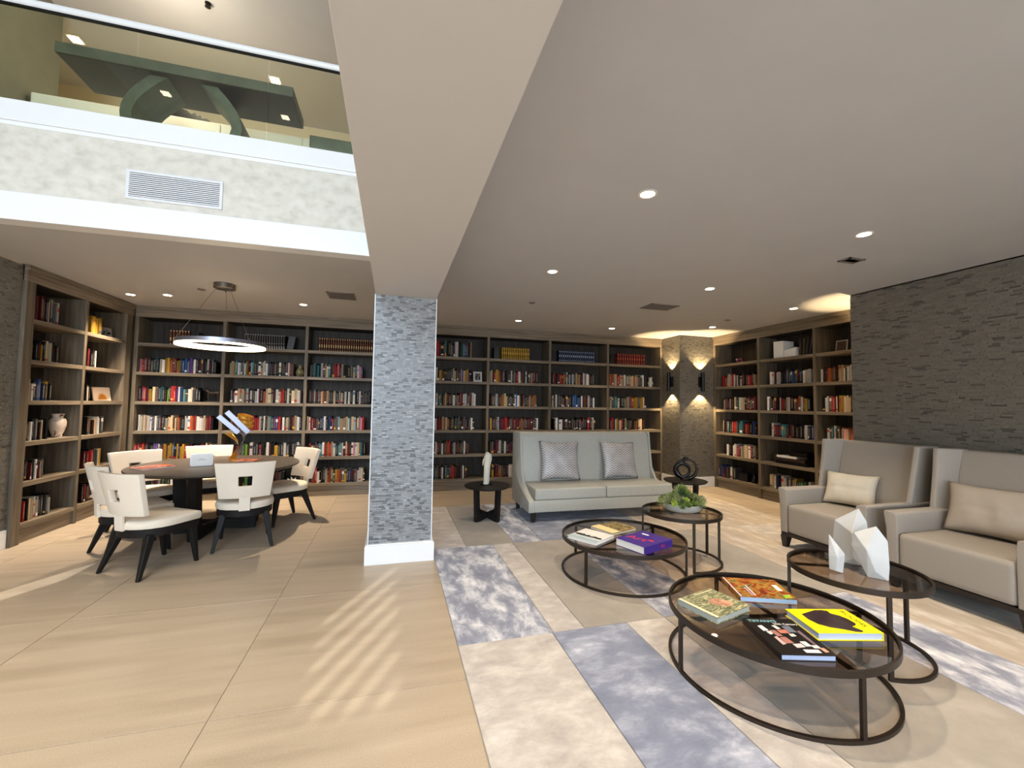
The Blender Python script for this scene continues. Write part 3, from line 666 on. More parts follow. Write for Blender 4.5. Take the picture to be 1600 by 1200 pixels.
# ---------------------------------------------------------------- recessed ceiling lights, vents
DOWN = 62
def downlight(x, y, e, label, grp=None):
    o = empty('ceiling_downlight', (x, y, ZC), 0, label, 'light', grp)
    n = 24; r0, r1 = 0.062, 0.046
    MB().loft([[(r*cos(2*pi*i/n), r*sin(2*pi*i/n), z) for i in range(n)] for r, z in ((r0, 0), (r0, -0.005), (r1, -0.004), (r1, 0.0))], caps=False).build('trim_ring', M_['lamp_trim'], o, smooth=40)
    MB().lathe([(0.047, -0.004), (0.047, -0.001)], 24).build('lens', M_['glow_warm'], o)
    l = lamp('downlight_lamp', 'SPOT', (0, 0, -0.012), e, (1.0, 0.82, 0.61), spot_size=radians(92), spot_blend=0.75, shadow_soft_size=0.03); l.parent = o
DL = [(1.57, 4.10, 'above left coffee table, nearest the column', 1.6), (1.575, 2.384, 'large in view, above the front coffee tables', 2.0), (3.576, 2.434, 'large in view, right, above the nearer armchair', 2.0), (3.557, 4.118, 'over the rug in front of the sofa right end', 1.8),
      (1.98, 6.725, 'above the left end of the sofa', 1), (3.767, 6.818, 'above the right end of the sofa', 1), (5.32, 6.105, 'near the corner sconces', 1), (5.352, 4.578, 'before the right bookcase', 1),
      (-3.433, 6.804, 'leftmost, by the left bookcase corner', 3.8), (-2.955, 6.674, 'second from left, above the dining chairs', 3.8), (-1.289, 6.67, 'before the column, above the dining table right side', 3.8)]
for x, y, lb, k in DL: downlight(x, y, DOWN*k, 'round warm ceiling downlight '+lb)
# the same grid is assumed to go on behind the camera; added lights, unseen
for x, y, lb in ((1.57, 0.6, 'front left'), (3.57, 0.7, 'front right'), (1.57, -1.4, 'rear left'), (3.57, -1.3, 'rear right')):
    downlight(x, y, DOWN*1.9, 'assumed round warm ceiling downlight, '+lb+' of the four overhead, out of the photo')
def louvre(name, x, y, w, d, rz, label):
    o = empty(name, (x, y, ZC), rz, label, 'vent')
    MB().box(-w/2, w/2, -d/2, -d/2+0.02, -0.01, 0).box(-w/2, w/2, d/2-0.02, d/2, -0.01, 0).box(-w/2, -w/2+0.02, -d/2, d/2, -0.01, 0).box(w/2-0.02, w/2, -d/2, d/2, -0.01, 0).build('frame', M_['vent_grey'], o)
    box_obj('backing', -w/2+0.02, w/2-0.02, -d/2+0.02, d/2-0.02, -0.002, 0, M_['vent_dark'], o)
    for k in range(7):
        yy = -d/2+0.035+k*(d-0.07)/6; box_obj('slat', -w/2+0.02, w/2-0.02, yy-0.012, yy+0.008, -0.008, -0.004, M_['vent_grey'], o)
louvre('ceiling_vent', -0.69, 5.93, 0.34, 0.36, 0, 'small grey louvred ceiling vent beside the column')
louvre('ceiling_vent', 3.56, 5.10, 0.44, 0.30, 0, 'wide grey louvred ceiling vent before the long bookcase')
louvre('ceiling_vent', 4.09, 2.90, 0.19, 0.12, 0, 'tiny grey ceiling vent by the mosaic wall')
for x, y, lb in ((1.80, 5.47, 'above the sofa left side'), (5.11, 5.53, 'near the corner sconces'), (-2.375, 6.175, 'left of the pendant canopy')):
    o = MB().lathe([(0.045, 0), (0.045, -0.006), (0.03, -0.012), (0.0, -0.013)], 20).build('smoke_detector', M_['vent_grey'], smooth=40, loc=(x, y, ZC)); tag(o, 'small flat grey ceiling disc '+lb, 'detector')
o = MB().lathe([(0.03, 0), (0.03, -0.01), (0.012, -0.014), (0.012, -0.04), (0.03, -0.045), (0.0, -0.05)], 16).build('sprinkler_head', M_['black_metal'], smooth=40, loc=(-2.1, 5.26, ZT)); tag(o, 'dark sprinkler head on the high ceiling above the gallery', 'sprinkler')

# ---------------------------------------------------------------- pendant ring lamp
pd = empty('ring_pendant', (-1.995, 5.81, ZC), 0, 'glowing ring pendant hung on thin wires above the dining table', 'pendant')
MB().lathe([(0.115, 0), (0.115, -0.055), (0.108, -0.06), (0.0, -0.06)], 32).build('canopy', M_['gunmetal'], pd, smooth=40)
RZ, RR = -0.745, 0.455
n = 64
def ring_mb(r_out, r_in, z0, z1):
    return MB().loft([[(r*cos(2*pi*i/n), r*sin(2*pi*i/n), z) for i in range(n)] for r, z in ((r_out, z0), (r_out, z1), (r_in, z1), (r_in, z0), (r_out, z0))], caps=False)
ring_mb(RR, RR-0.018, RZ-0.0, RZ+0.045).build('ring', M_['silver'], pd, smooth=40)
ring_mb(RR-0.001, RR-0.017, RZ-0.022, RZ-0.0005).build('diffuser', M_['glow_ring'], pd, smooth=40)
ring_mb(RR-0.0185, RR-0.024, RZ-0.01, RZ+0.035).build('inner_diffuser', M_['glow_ring'], pd, smooth=40)
for a in (100, 215, 325):
    ca, sa = cos(radians(a)), sin(radians(a))
    MB().tube([(0.085*ca, 0.085*sa, -0.06), ((RR-0.01)*ca, (RR-0.01)*sa, RZ+0.045)], 0.0022, 6).build('wire', M_['gunmetal'], pd)
    MB().lathe([(0.008, 0), (0.008, -0.02)], 10, c=(0.085*ca, 0.085*sa, -0.06)).build('wire_holder', M_['gunmetal'], pd)

# ---------------------------------------------------------------- sconces
def sconce(x, y, z, rz, label):
    o = empty('wall_sconce', (x, y, z), rz, label, 'sconce')       # wall is at local +y
    box_obj('wall_plate', -0.045, 0.045, 0.055, 0.10, -0.10, 0.10, M_['black_metal'], o, bevel=0.003)
    r = 0.032; MB().loft([[(q*cos(2*pi*i/24), q*sin(2*pi*i/24)+0.02, zz) for i in range(24)] for q, zz in ((r-0.004, -0.16), (r-0.004, -0.185), (r, -0.185), (r, 0.185), (r-0.004, 0.185), (r-0.004, 0.16))]).build('tube_body', M_['black_metal'], o, smooth=40)
    for s in (-1, 1):
        MB().lathe([(0.025, s*0.166), (0.025, s*0.164)], 16, c=(0, 0.02, 0)).build('lens', M_['glow_sconce'], o)
        l = lamp('sconce_lamp', 'SPOT', (0, 0.02, s*0.172), 60, (1.0, 0.72, 0.38), (0 if s < 0 else pi, 0, 0), spot_size=radians(95), spot_blend=0.35, shadow_soft_size=0.012); l.parent = o
sconce(5.235, 7.235, 2.04, -pi/2, 'black cylinder up and down sconce left of the pier corner')
sconce(5.80, 6.90, 2.04, 0, 'black cylinder up and down sconce right of the pier corner')
sconce(5.80, YJ+0.12, 2.04, pi, 'assumed unseen black cylinder sconce on the return wall behind the armchairs')  # hidden sconce assumed from the bright ceiling patch, added to light it

# ---------------------------------------------------------------- patchwork rug
def rug_mat(name, stops, sc, ns=2.2):
    m, t, p = nt(name); v = coords(t, 'Object', sc)
    n = N(t, 'ShaderNodeTexNoise', i_Scale=ns, i_Detail=9.0, i_Distortion=0.3, i_Roughness=0.66); t.links.new(v, n.inputs['Vector'])
    t.links.new(ramp(t, n.outputs[0], stops), p.inputs['Base Color']); p.inputs['Roughness'].default_value = 0.6; p.inputs['Specular IOR Level'].default_value = 0.3
    p.inputs['Sheen Weight'].default_value = 0.15
    n2 = N(t, 'ShaderNodeTexNoise', i_Scale=240.0, i_Detail=2.0); t.links.new(coords(t), n2.inputs['Vector']); bump(t, p, n2.outputs[0], 0.18, 0.003); return m
M_['rug_blue'] = rug_mat('rug_blue_hide', [(0.32, srgb(116, 120, 138)), (0.46, srgb(144, 148, 166)), (0.54, srgb(190, 192, 202)), (0.66, srgb(236, 236, 240))], (2.6, 1.4, 1), 2.4)
M_['rug_blue2'] = rug_mat('rug_slate_hide', [(0.30, srgb(112, 119, 140)), (0.48, srgb(134, 140, 160)), (0.6, srgb(168, 173, 190)), (0.72, srgb(222, 224, 232))], (1.6, 2.8, 1), 1.8)
M_['rug_beige'] = rug_mat('rug_beige_hide', [(0.30, srgb(166, 158, 154)), (0.5, srgb(190, 183, 177)), (0.62, srgb(206, 200, 193)), (0.78, srgb(224, 219, 214))], (1.8, 3, 1), 2.6)
M_['rug_taupe'] = rug_mat('rug_taupe_hide', [(0.30, srgb(144, 138, 129)), (0.5, srgb(158, 151, 141)), (0.7, srgb(174, 167, 156))], (1.2, 1.2, 1), 2.0)
M_['rug_mix'] = rug_mat('rug_cream_hide', [(0.3, srgb(168, 154, 138)), (0.5, srgb(188, 174, 156)), (0.6, srgb(206, 196, 184)), (0.75, srgb(226, 222, 220))], (3.2, 1.1, 1), 2.2)
rug = empty('patchwork_rug', (0.44, -0.6, 0), 0, 'large patchwork hide rug of beige and slate blue panels under the seating', 'rug')
box_obj('backing', 0, 4.85, 0, 7.02, 0.0005, 0.006, M_['rug_taupe'], rug)
RY = [-0.6, 0.95, 2.75, 4.59, 6.42]
ROWX = [
 ([0.44, 1.08, 1.64, 1.955, 3.13, 3.72, 5.29], ['rug_blue2', 'rug_beige', 'rug_blue', 'rug_taupe', 'rug_beige', 'rug_blue']),
 ([0.44, 1.08, 1.64, 1.955, 3.13, 3.72, 4.35, 5.29], ['rug_beige', 'rug_blue2', 'rug_beige', 'rug_taupe', 'rug_blue', 'rug_mix', 'rug_taupe']),
 ([0.44, 1.09, 1.32, 1.955, 2.45, 3.05, 3.72, 4.35, 5.29], ['rug_blue', 'rug_beige', 'rug_taupe', 'rug_blue', 'rug_mix', 'rug_taupe', 'rug_mix', 'rug_beige']),
 ([0.44, 0.80, 1.34, 1.68, 2.35, 3.2, 3.9, 4.4, 5.29], ['rug_beige', 'rug_taupe', 'rug_blue', 'rug_blue2', 'rug_blue2', 'rug_mix', 'rug_mix', 'rug_mix'])]
G = 0.0025
for (y0, y1), (xs_, ms) in zip(zip(RY[:-1], RY[1:]), ROWX):
    for (a, b), m in zip(zip(xs_[:-1], xs_[1:]), ms):
        o = MB().box(G, b-a-G, G, y1-y0-G, 0.0, 0.006).build('hide_panel', M_[m], rug, bevel=0.002, seg=1); o.location = (a-0.44, y0+0.6, 0.0055)
        
# ---------------------------------------------------------------- dining chairs
def D_outline(hw, yf, yb, y0, n=10):
    pts = [(hw*0.97, yf-0.02), (hw*0.90, yf), (-hw*0.90, yf), (-hw*0.97, yf-0.02)]
    for k in range(n+1):
        a = pi+pi*k/n; pts.append((hw*1.04*cos(a), y0+(y0-yb)*sin(a)))
    return pts
def backrest_mb():
    us = [-1, -0.75, -0.5, -0.24, 0, 0.24, 0.5, 0.75, 1]; vs = [0, 0.17, 0.34, 0.62, 0.81, 1]; th = 0.05
    def P(u, v, k):
        hw = 0.232+0.042*v; x = hw*u; y = -0.245-0.085*v+0.06*u*u-th*k; return (x, y, 0.53+0.375*v)
    mb = MB(); idx = {}
    for k in (0, 1):
        for i, u in enumerate(us):
            for j, v in enumerate(vs): idx[(i, j, k)] = len(mb.v); mb.v.append(P(u, v, k))
    hole = lambda i, j: 3 <= i <= 4 and j == 2
    cell = lambda i, j: 0 <= i < 8 and 0 <= j < 5 and not hole(i, j)
    def q(*t): mb.f.append([idx[a] for a in t]); mb.m.append(0); mb.c.append((1, 1, 1, 1))
    for i in range(8):
        for j in range(5):
            if not cell(i, j): continue
            q((i, j, 0), (i+1, j, 0), (i+1, j+1, 0), (i, j+1, 0)); q((i, j, 1), (i, j+1, 1), (i+1, j+1, 1), (i+1, j, 1))
            for (di, dj, e) in ((-1, 0, ((i, j), (i, j+1))), (1, 0, ((i+1, j), (i+1, j+1))), (0, -1, ((i, j), (i+1, j))), (0, 1, ((i, j+1), (i+1, j+1)))):
                if not cell(i+di, j+dj): a, b = e; q((*a, 0), (*b, 0), (*b, 1), (*a, 1))
    return mb
def dining_chair():
    t = empty('dining_chair', (0, 0, 0))
    oc = D_outline(0.262, 0.262, -0.275, -0.02); sc = lambda s, z: [(x*s, y*s, z) for x, y in oc]
    MB().loft([sc(0.985, 0.41), sc(1.0, 0.425), sc(1.0, 0.455), sc(0.975, 0.472), sc(0.90, 0.480), sc(0.5, 0.486)]).build('seat', M_['chair_cream'], t, smooth=60)
    MB().loft([sc(0.95, 0.335), sc(0.955, 0.41)]).build('seat_frame', M_['black_wood'], t, smooth=40)
    backrest_mb().build('backrest', M_['chair_cream'], t, bevel=0.009, seg=3, smooth=50)
    MB().loft([[(x*0.05, y, z) for x, y in ((-1, yy), (1, yy), (1, yy-0.024), (-1, yy-0.024))] for z, yy in ((0.40, -0.262), (0.47, -0.268), (0.56, -0.272))]).build('back_support', M_['chair_cream'], t, bevel=0.004)
    for sx in (-1, 1):
        MB().bent_leg((sx*0.205, 0.195, 0.36), (sx*0.225, 0.24, 0), 0.062, 0.03).build('leg', M_['black_wood'], t, bevel=0.004, seg=1)
        MB().bent_leg((sx*0.19, -0.15, 0.36), (sx*0.262, -0.27, 0), 0.066, 0.03).build('leg', M_['black_wood'], t, bevel=0.004, seg=1)
    return t
ch0 = dining_chair()
CH = [(-2.10, 4.735, 56, 'cream dining chair nearest the viewer, its square hole backrest turned away'), (-2.515, 5.257, 39.8, 'cream dining chair at the far left, mostly behind the nearest chair'),
      (-1.527, 5.31, 104.4, 'cream dining chair at the table front centre, backrest toward the viewer'), (-1.325, 6.16, 219, 'cream dining chair at the right end of the table, facing left'),
      (-2.79, 6.10, -38.5, 'cream dining chair behind the left end of the table, facing us'), (-2.35, 6.60, -71, 'cream dining chair behind the table, only its backrest top showing')]
for i, (x, y, hd, lb) in enumerate(CH):
    c = ch0 if i == 0 else copy_tree(ch0)
    c.location = (x, y, 0); c.rotation_euler = (0, 0, radians(hd-90)); tag(c, lb, 'chair', 'dining chairs around the round dining table')

# ---------------------------------------------------------------- tables with U shaped leg frames
def u_frame(hw, h, thick, ang, tw, parent, mat, k=1.0):
    b = hw*0.92; poly = [(-hw, h), (-b, 0), (-b*0.72, 0), (0, 0.045*k), (b*0.72, 0), (b, 0), (hw, h), (hw-tw, h), (b-tw*0.95, 0.17*k), (b-tw*1.15, 0.14*k), (0, 0.12*k), (-b+tw*1.15, 0.14*k), (-b+tw*0.95, 0.17*k), (-hw+tw, h)]
    o = MB().prism(poly, -thick/2, thick/2, 'y').build('leg_frame', mat, parent, bevel=0.003, seg=1); o.rotation_euler = (0, 0, radians(ang)); return o
tb = empty('dining_table', (-1.99, 5.88, 0), 0, 'round dark oak dining table on black crossed leg frames', 'table')
MB().lathe([(0.0, 0.74), (0.82, 0.74), (0.862, 0.762), (0.865, 0.775), (0.862, 0.78), (0.0, 0.78)], 96, caps=False).build('tabletop', M_['table_wood'], tb, smooth=30)
u_frame(0.44, 0.74, 0.085, 8, 0.12, tb, M_['black_wood'], 1.0); u_frame(0.50, 0.738, 0.084, 80, 0.12, tb, M_['black_wood'], 1.0)
def side_table(x, y, label, a):
    t = empty('side_table', (x, y, 0.0115), 0, label, 'table', 'round side tables at the sofa ends')
    MB().lathe([(0.0, 0.425), (0.285, 0.425), (0.308, 0.442), (0.308, 0.448), (0.305, 0.451), (0.0, 0.451)], 48, caps=False).build('tabletop', M_['black_wood'], t, smooth=30)
    u_frame(0.235, 0.425, 0.05, a+45, 0.06, t, M_['black_wood'], 0.72); u_frame(0.235, 0.423, 0.049, a-45, 0.06, t, M_['black_wood'], 0.72)
side_table(1.25, 5.60, 'black round side table left of the sofa holding the ivory sculpture', -12.6); side_table(4.22, 5.42, 'black round side table right of the sofa holding the black ring sculpture', -38)

# ---------------------------------------------------------------- sofa
sf = empty('settee', (2.84, 5.26, 0.0115), radians(-1.2), 'pale grey leather two seat settee with high back and sweeping arms', 'sofa')
LG = M_['leather_grey']
soft('seat_base', -1.03, 1.03, 0.0, 0.80, 0.13, 0.285, LG, sf, 0.012)
for a, b in ((-1.022, -0.003), (0.003, 1.022)):
    soft('seat_cushion', a, b, -0.005, 0.60, 0.286, 0.438, LG, sf, 0.028, 4)
br_ = MB().prism([(0.56, 0.285), (0.56, 0.44), (0.60, 0.80), (0.645, 1.08), (0.68, 1.125), (0.86, 1.13), (0.86, 0.13), (0.78, 0.13)], -1.03, 1.03, 'x').build('backrest', LG, sf, bevel=0.018, seg=3, smooth=50)
inner = [(0, .13), (0, .272), (.03, .285), (.20, .335), (.44, .44), (.555, .60), (.605, .88), (.63, 1.10), (.66, 1.135), (.875, 1.135), (.875, .13)]
outer = [(0, .13), (0, .262), (.03, .274), (.22, .33), (.51, .425), (.70, .60), (.79, .88), (.815, 1.10), (.83, 1.132), (.875, 1.132), (.875, .13)]
for s in (-1, 1):
    MB().loft([[(s*1.028, y, z) for y, z in inner], [(s*1.06, y, z) for y, z in inner], [(s*1.108, y, z) for y, z in outer]]).build('side_panel', LG, sf, bevel=0.006, seg=2, smooth=40)
    for y in (0.05, 0.80): MB().bent_leg((s*1.03, y, 0.13), (s*1.035, y, 0), 0.062, 0.048).build('leg', M_['dark_leg'], sf)

# cushions (pillows)
def pillow_mb(w, h, t, seam=False, n=18, pinch=0.10):
    mb = MB(); idx = {}
    for side in (1, -1):
        for i in range(n+1):
            for j in range(n+1):
                u = -1+2*i/n; v = -1+2*j/n; e = (1-abs(u)**2.6)*(1-abs(v)**2.6); d = max(0, e)**0.55*t/2
                if seam: d -= 0.010*math.exp(-(u/0.035)**2)*e + 0.008*math.exp(-(v/0.05)**2)*e
                d += 0.006*sin(9*u+3*v)*e*(1-abs(v))
                px = u*w/2*(1-pinch*(1-abs(u))*0 - pinch*(1-v*v)*abs(u)**3); pz = v*h/2*(1-pinch*(1-u*u)*abs(v)**3)
                if (abs(u) == 1 or abs(v) == 1) and side == -1: continue
                idx[(i, j, side)] = len(mb.v); mb.v.append((px, -side*d, pz+h/2))
    g = lambda i, j, s: idx.get((i, j, s), idx.get((i, j, 1)))
    for side in (1, -1):
        for i in range(n):
            for j in range(n):
                mb.f.append([g(i, j, side), g(i+1, j, side), g(i+1, j+1, side), g(i, j+1, side)][::side]); mb.m.append(0); mb.c.append((1, 1, 1, 1))
    return mb
def herring():
    m, t, p = nt('silver_herringbone_brocade'); v = coords(t, 'Object', (1, 1, 1))
    sx = N(t, 'ShaderNodeSeparateXYZ'); t.links.new(v, sx.inputs[0])
    def M2(op, a, b=None):
        n = N(t, 'ShaderNodeMath', operation=op)
        for i, q in enumerate((a, b)):
            if q is None: continue
            if isinstance(q, (int, float)): n.inputs[i].default_value = q
            else: t.links.new(q, n.inputs[i])
        return n.outputs[0]
    tri = M2('PINGPONG', M2('MULTIPLY', sx.outputs[0], 34.0), 1.0)
    z = M2('ADD', M2('MULTIPLY', sx.outputs[2], 58.0), M2('MULTIPLY', tri, 1.7))
    w = M2('SINE', M2('MULTIPLY', z, 3.14159))
    n = N(t, 'ShaderNodeTexNoise', i_Scale=7.0, i_Detail=5.0); t.links.new(v, n.inputs['Vector'])
    f = M2('ADD', M2('MULTIPLY', w, 0.36), n.outputs[0])
    t.links.new(ramp(t, f, [(0.3, srgb(136, 134, 138)), (0.5, srgb(164, 161, 162)), (0.72, srgb(204, 202, 202))]), p.inputs['Base Color'])
    p.inputs['Roughness'].default_value = 0.42; p.inputs['Metallic'].default_value = 0.15; bump(t, p, w, 0.25, 0.003); return m
M_['brocade'] = herring()
def pillow(name, x, y, z, w, h, t, rz, tilt, mat, label, grp, roll=0, seam=False):
    o = pillow_mb(w, h, t, seam).build(name, mat, smooth=180); o.location = (x, y, z); o.rotation_mode = 'ZYX' if False else 'XYZ'
    o.matrix_world = Matrix.Translation((x, y, z)) @ Matrix.Rotation(rz, 4, 'Z') @ Matrix.Rotation(tilt, 4, 'X') @ Matrix.Rotation(roll, 4, 'Y')
    tag(o, label, 'cushion', grp)
pillow('throw_cushion', 2.355, 5.725, 0.462, 0.61, 0.57, 0.15, radians(-3), radians(-13), M_['brocade'], 'square silver brocade cushion on the left seat of the settee', 'silver brocade cushions', radians(1))
pillow('throw_cushion', 3.325, 5.715, 0.462, 0.62, 0.56, 0.15, radians(6), radians(-14), M_['brocade'], 'square silver brocade cushion on the right seat, leaning into the arm', 'silver brocade cushions', radians(2))

# ---------------------------------------------------------------- wing armchairs
def armchair(x, y, label, rz=-90):
    t = empty('wing_armchair', (x, y, 0.0115), radians(rz), label, 'armchair', 'wing armchairs against the mosaic wall')
    FT = M_['fabric_taupe']
    soft('seat', -0.362, 0.362, 0.0, 0.72, 0.165, 0.478, FT, t, 0.05, 5)
    for s in (-1, 1):
        sec = [(0.364, 0.165), (0.364, 0.58), (0.372, 0.632), (0.40, 0.645), (0.462, 0.648), (0.47, 0.63), (0.452, 0.50), (0.442, 0.165)]
        MB().loft([[(s*a, yy, z) for a, z in sec] for yy in (0.004, 0.60, 0.94)]).build('armrest', FT, t, bevel=0.014, seg=3, smooth=50)
        def plan(z, yo, yi, yb, xo, xi, xb): return [(s*xo, yo, z), (s*xi, yo-0.005, z), (s*xb, yi, z), (s*xo*0.96, yb, z)]
        MB().loft([plan(0.55, 0.55, 0.84, 0.94, 0.462, 0.415, 0.35), plan(0.66, 0.59, 0.85, 0.95, 0.468, 0.42, 0.345), plan(0.95, 0.65, 0.88, 0.985, 0.476, 0.43, 0.33), plan(1.185, 0.69, 0.90, 1.01, 0.485, 0.44, 0.32)]).build('wing', FT, t, bevel=0.016, seg=3, smooth=50)
        for yy in (0.045, 0.88): MB().bent_leg((s*0.405, yy, 0.125), (s*0.41, yy-0.005, 0), 0.08, 0.045).build('leg', M_['dark_leg'], t)
    MB().loft([[(a, b, z) for a, b in ((-w, y0), (w, y0), (w, y1), (-w, y1))] for z, w, y0, y1 in ((0.165, 0.37, 0.68, 0.925), (0.46, 0.37, 0.70, 0.935), (0.8, 0.37, 0.775, 0.975), (1.178, 0.37, 0.85, 1.02))]).build('backrest', FT, t, bevel=0.03, seg=4, smooth=50)
    MB().box(-0.44, 0.44, 0.012, 0.92, 0.125, 0.165).build('base_frame', M_['dark_leg'], t)
armchair(4.23, 3.385, 'taupe wing armchair farther from us with the small cream cushion')
armchair(4.235, 2.315, 'taupe wing armchair nearer to us, cut by the right picture edge')
pillow('lumbar_cushion', 4.80, 3.50, 0.497, 0.50, 0.37, 0.15, radians(-76), radians(-20), M_['pillow_cream'], 'cream suede cushion in the farther armchair', None, 0, True)
pillow('lumbar_cushion', 4.80, 2.36, 0.497, 0.60, 0.44, 0.15, radians(-82), radians(-19), M_['pillow_taupe'], 'taupe suede cushion in the nearer armchair', None, 0, True)

# ---------------------------------------------------------------- nesting glass coffee tables
def ring_table(name, cx, cy, r, h, legs, arc, bars, label, z0=0.0115):
    t = empty(name, (cx, cy, z0), 0, label, 'table', 'round smoked glass coffee tables')
    h -= z0; n = 96
    def band(ro, ri, za, zb): return MB().loft([[(q*cos(2*pi*i/n), q*sin(2*pi*i/n), z) for i in range(n)] for q, z in ((ro, za), (ro, zb), (ri, zb), (ri, za), (ro, za))], caps=False)
    band(r, r-0.012, h-0.034, h).build('rim', M_['bronze'], t, smooth=40)
    MB().lathe([(0, h-0.020), (r-0.0125, h-0.020), (r-0.0125, h-0.012), (0, h-0.012)], 96, caps=False).build('glass_top', M_['smoked_glass'], t, smooth=30)
    for a, b in bars:
        a, b = radians(a), radians(b); R_ = r-0.012
        MB().tube([(R_*cos(a), R_*sin(a), h-0.031), (R_*cos(b), R_*sin(b), h-0.031)], 0.01, flat=(0.022, 0.012)).build('cross_bar', M_['bronze'], t)
    a0, a1 = arc; m = max(8, int(abs(a1-a0)/4)); pts = [((r-0.008)*cos(radians(a0+(a1-a0)*k/m)), (r-0.008)*sin(radians(a0+(a1-a0)*k/m)), 0.009) for k in range(m+1)]
    if abs(a1-a0) >= 360: MB().tube(pts[:-1], 0.009, closed=True, flat=(0.018, 0.018)).build('base_ring', M_['bronze'], t, smooth=40)
    else: MB().tube(pts, 0.009, flat=(0.018, 0.018)).build('base_ring', M_['bronze'], t, smooth=40)
    for a in legs:
        a = radians(a); x, y = (r-0.009)*cos(a), (r-0.009)*sin(a)
        o = MB().box(-0.009, 0.009, -0.011, 0.011, 0.0, h-0.033).build('leg', M_['bronze'], t); o.location = (x, y, 0); o.rotation_euler = (0, 0, a)
    return t
ring_table('coffee_table', 2.11, 3.60, 0.565, 0.342, (207, 117, 27, -43), (0, 360), ((207, 27), (117, -43)), 'larger low round smoked glass table in front of the settee')
ring_table('coffee_table', 2.213, 2.07, 0.578, 0.342, (80, 170, 262, 350), (0, 360), ((80, 262), (170, 350)), 'larger low round smoked glass table nearest the viewer')
ring_table('coffee_table', 2.845, 3.72, 0.38, 0.502, (145, 250, -20, 10), (-108, 145), ((145, -20),), 'taller small round glass table carrying the succulents')
ring_table('coffee_table', 2.95, 2.115, 0.375, 0.512, (140, 240, -10), (-120, 140), ((140, -10),), 'taller small round glass table carrying the marble crystals')

# ---------------------------------------------------------------- books lying on the tables
def text_mesh(name, body, size, mat, parent, loc, rz=0, ext=0.0003, align='CENTER', tilt=0, sx=1):
    cu = bpy.data.curves.new(name, 'FONT'); cu.body = body; cu.size = size; cu.extrude = ext; cu.align_x = align; cu.align_y = 'CENTER'
    tmp = bpy.data.objects.new('tmp', cu); COL.objects.link(tmp); dg = bpy.context.evaluated_depsgraph_get(); dg.update()
    me = bpy.data.meshes.new_from_object(tmp.evaluated_get(dg)); bpy.data.objects.remove(tmp); me.materials.clear(); me.materials.append(mat)
    o = bpy.data.objects.new(name, me); COL.objects.link(o); o.parent = parent; o.location = loc; o.rotation_euler = (tilt, 0, rz); o.scale = (sx, 1, 1); return o
def cover_art(name, stops, scale=9, dist=1.5, rough=0.22, sc=(1, 1, 1)):
    return stretchy(name, stops, sc, scale, rough, dist=dist, bmp=0)
def flat_book(name, cx, cy, z, ang, lx, ly, th, cover, label, spine='-y', pages=None, ct=0.0028, cat='book'):
    """lying book: lx along local x, ly along local y, spine on the named side"""
    t = empty(name, (cx, cy, z), radians(ang), label, cat); X, Y = lx/2, ly/2
    mb = MB().box(-X, X, -Y, Y, 0, ct).box(-X, X, -Y, Y, th-ct, th)
    e = 0.006; s4 = {'-y': (-X, X, -Y, -Y+ct), '+y': (-X, X, Y-ct, Y), '-x': (-X, -X+ct, -Y, Y), '+x': (X-ct, X, -Y, Y)}[spine]
    mb.box(*s4, ct, th-ct).build('cover', cover, t)
    a, b, c, d = -X+e, X-e, -Y+e, Y-e
    if spine == '-y': c = -Y+ct+0.0002
    if spine == '+y': d = Y-ct-0.0002
    if spine == '-x': a = -X+ct+0.0002
    if spine == '+x': b = X-ct-0.0002
    box_obj('pages', a, b, c, d, ct+0.0001, th-ct-0.0001, pages or M_['paper'], t); return t
C = lambda *c: plain('print_%d_%d_%d' % c, srgb(*c), 0.3)
def patch(name, poly, z, mat, parent): return MB().prism(poly, z, z+0.0006, 'z').build(name, mat, parent)
ZT1 = 0.342-0.012+0.0005

def rect(x0, x1, y0, y1): return [(x0, y0), (x1, y0), (x1, y1), (x0, y1)]
PW = M_['card_white']; RED = C(214, 44, 66)
b = flat_book('art_book', 2.148, 3.31, ZT1, 19.5, 0.385, 0.305, 0.062, C(62, 40, 132), 'thick purple book with red lettering on the table before the settee', '-y', PW)
text_mesh('title', 'Art', 0.115, RED, b, (-0.045, 0.035, 0.0623), radians(-82), sx=1.15)
patch('print', [(-0.02, -0.10), (0.015, -0.10), (0.01, -0.05), (-0.012, -0.052)], 0.0621, RED, b)
patch('white_label', rect(0.095, 0.12, 0.03, 0.10), 0.0621, PW, b)
text_mesh('spine_title', 'Art', 0.042, RED, b, (0.06, -0.1528, 0.030), 0, tilt=radians(90))
b = flat_book('picture_book', 1.788, 3.614, ZT1, 31.5, 0.31, 0.305, 0.024, C(226, 224, 220), 'thin white book with black silhouettes, left on the table before the settee', '+x', PW)
patch('print_band', rect(-0.153, -0.10, -0.15, 0.15), 0.0242, C(168, 188, 196), b); patch('print_band', rect(-0.10, -0.04, -0.15, 0.15), 0.0241, C(204, 212, 214), b)
sr = random.Random(3); sil = [(-0.038, -0.14)]+[(-0.035+sr.uniform(0.004, 0.036), -0.13+0.27*k/14) for k in range(15)]+[(-0.038, 0.145)]
sil += [(-0.05-sr.uniform(0, 0.012), 0.13-0.26*k/8) for k in range(9)]
patch('silhouettes', sil, 0.0248, C(38, 38, 40), b); patch('white_label', rect(0.04, 0.07, -0.02, 0.06), 0.0242, PW, b)
b = flat_book('picture_book', 2.125, 3.80, ZT1, 19, 0.345, 0.285, 0.026, cover_art('olive_cover', [(0.3, srgb(70, 62, 38)), (0.5, srgb(128, 110, 62)), (0.7, srgb(176, 150, 92))], 10), 'olive and gold book with a cream strip, far side of the settee table', '+y')
patch('cream_strip', rect(-0.17, -0.055, -0.14, 0.14), 0.0262, C(232, 212, 158), b)
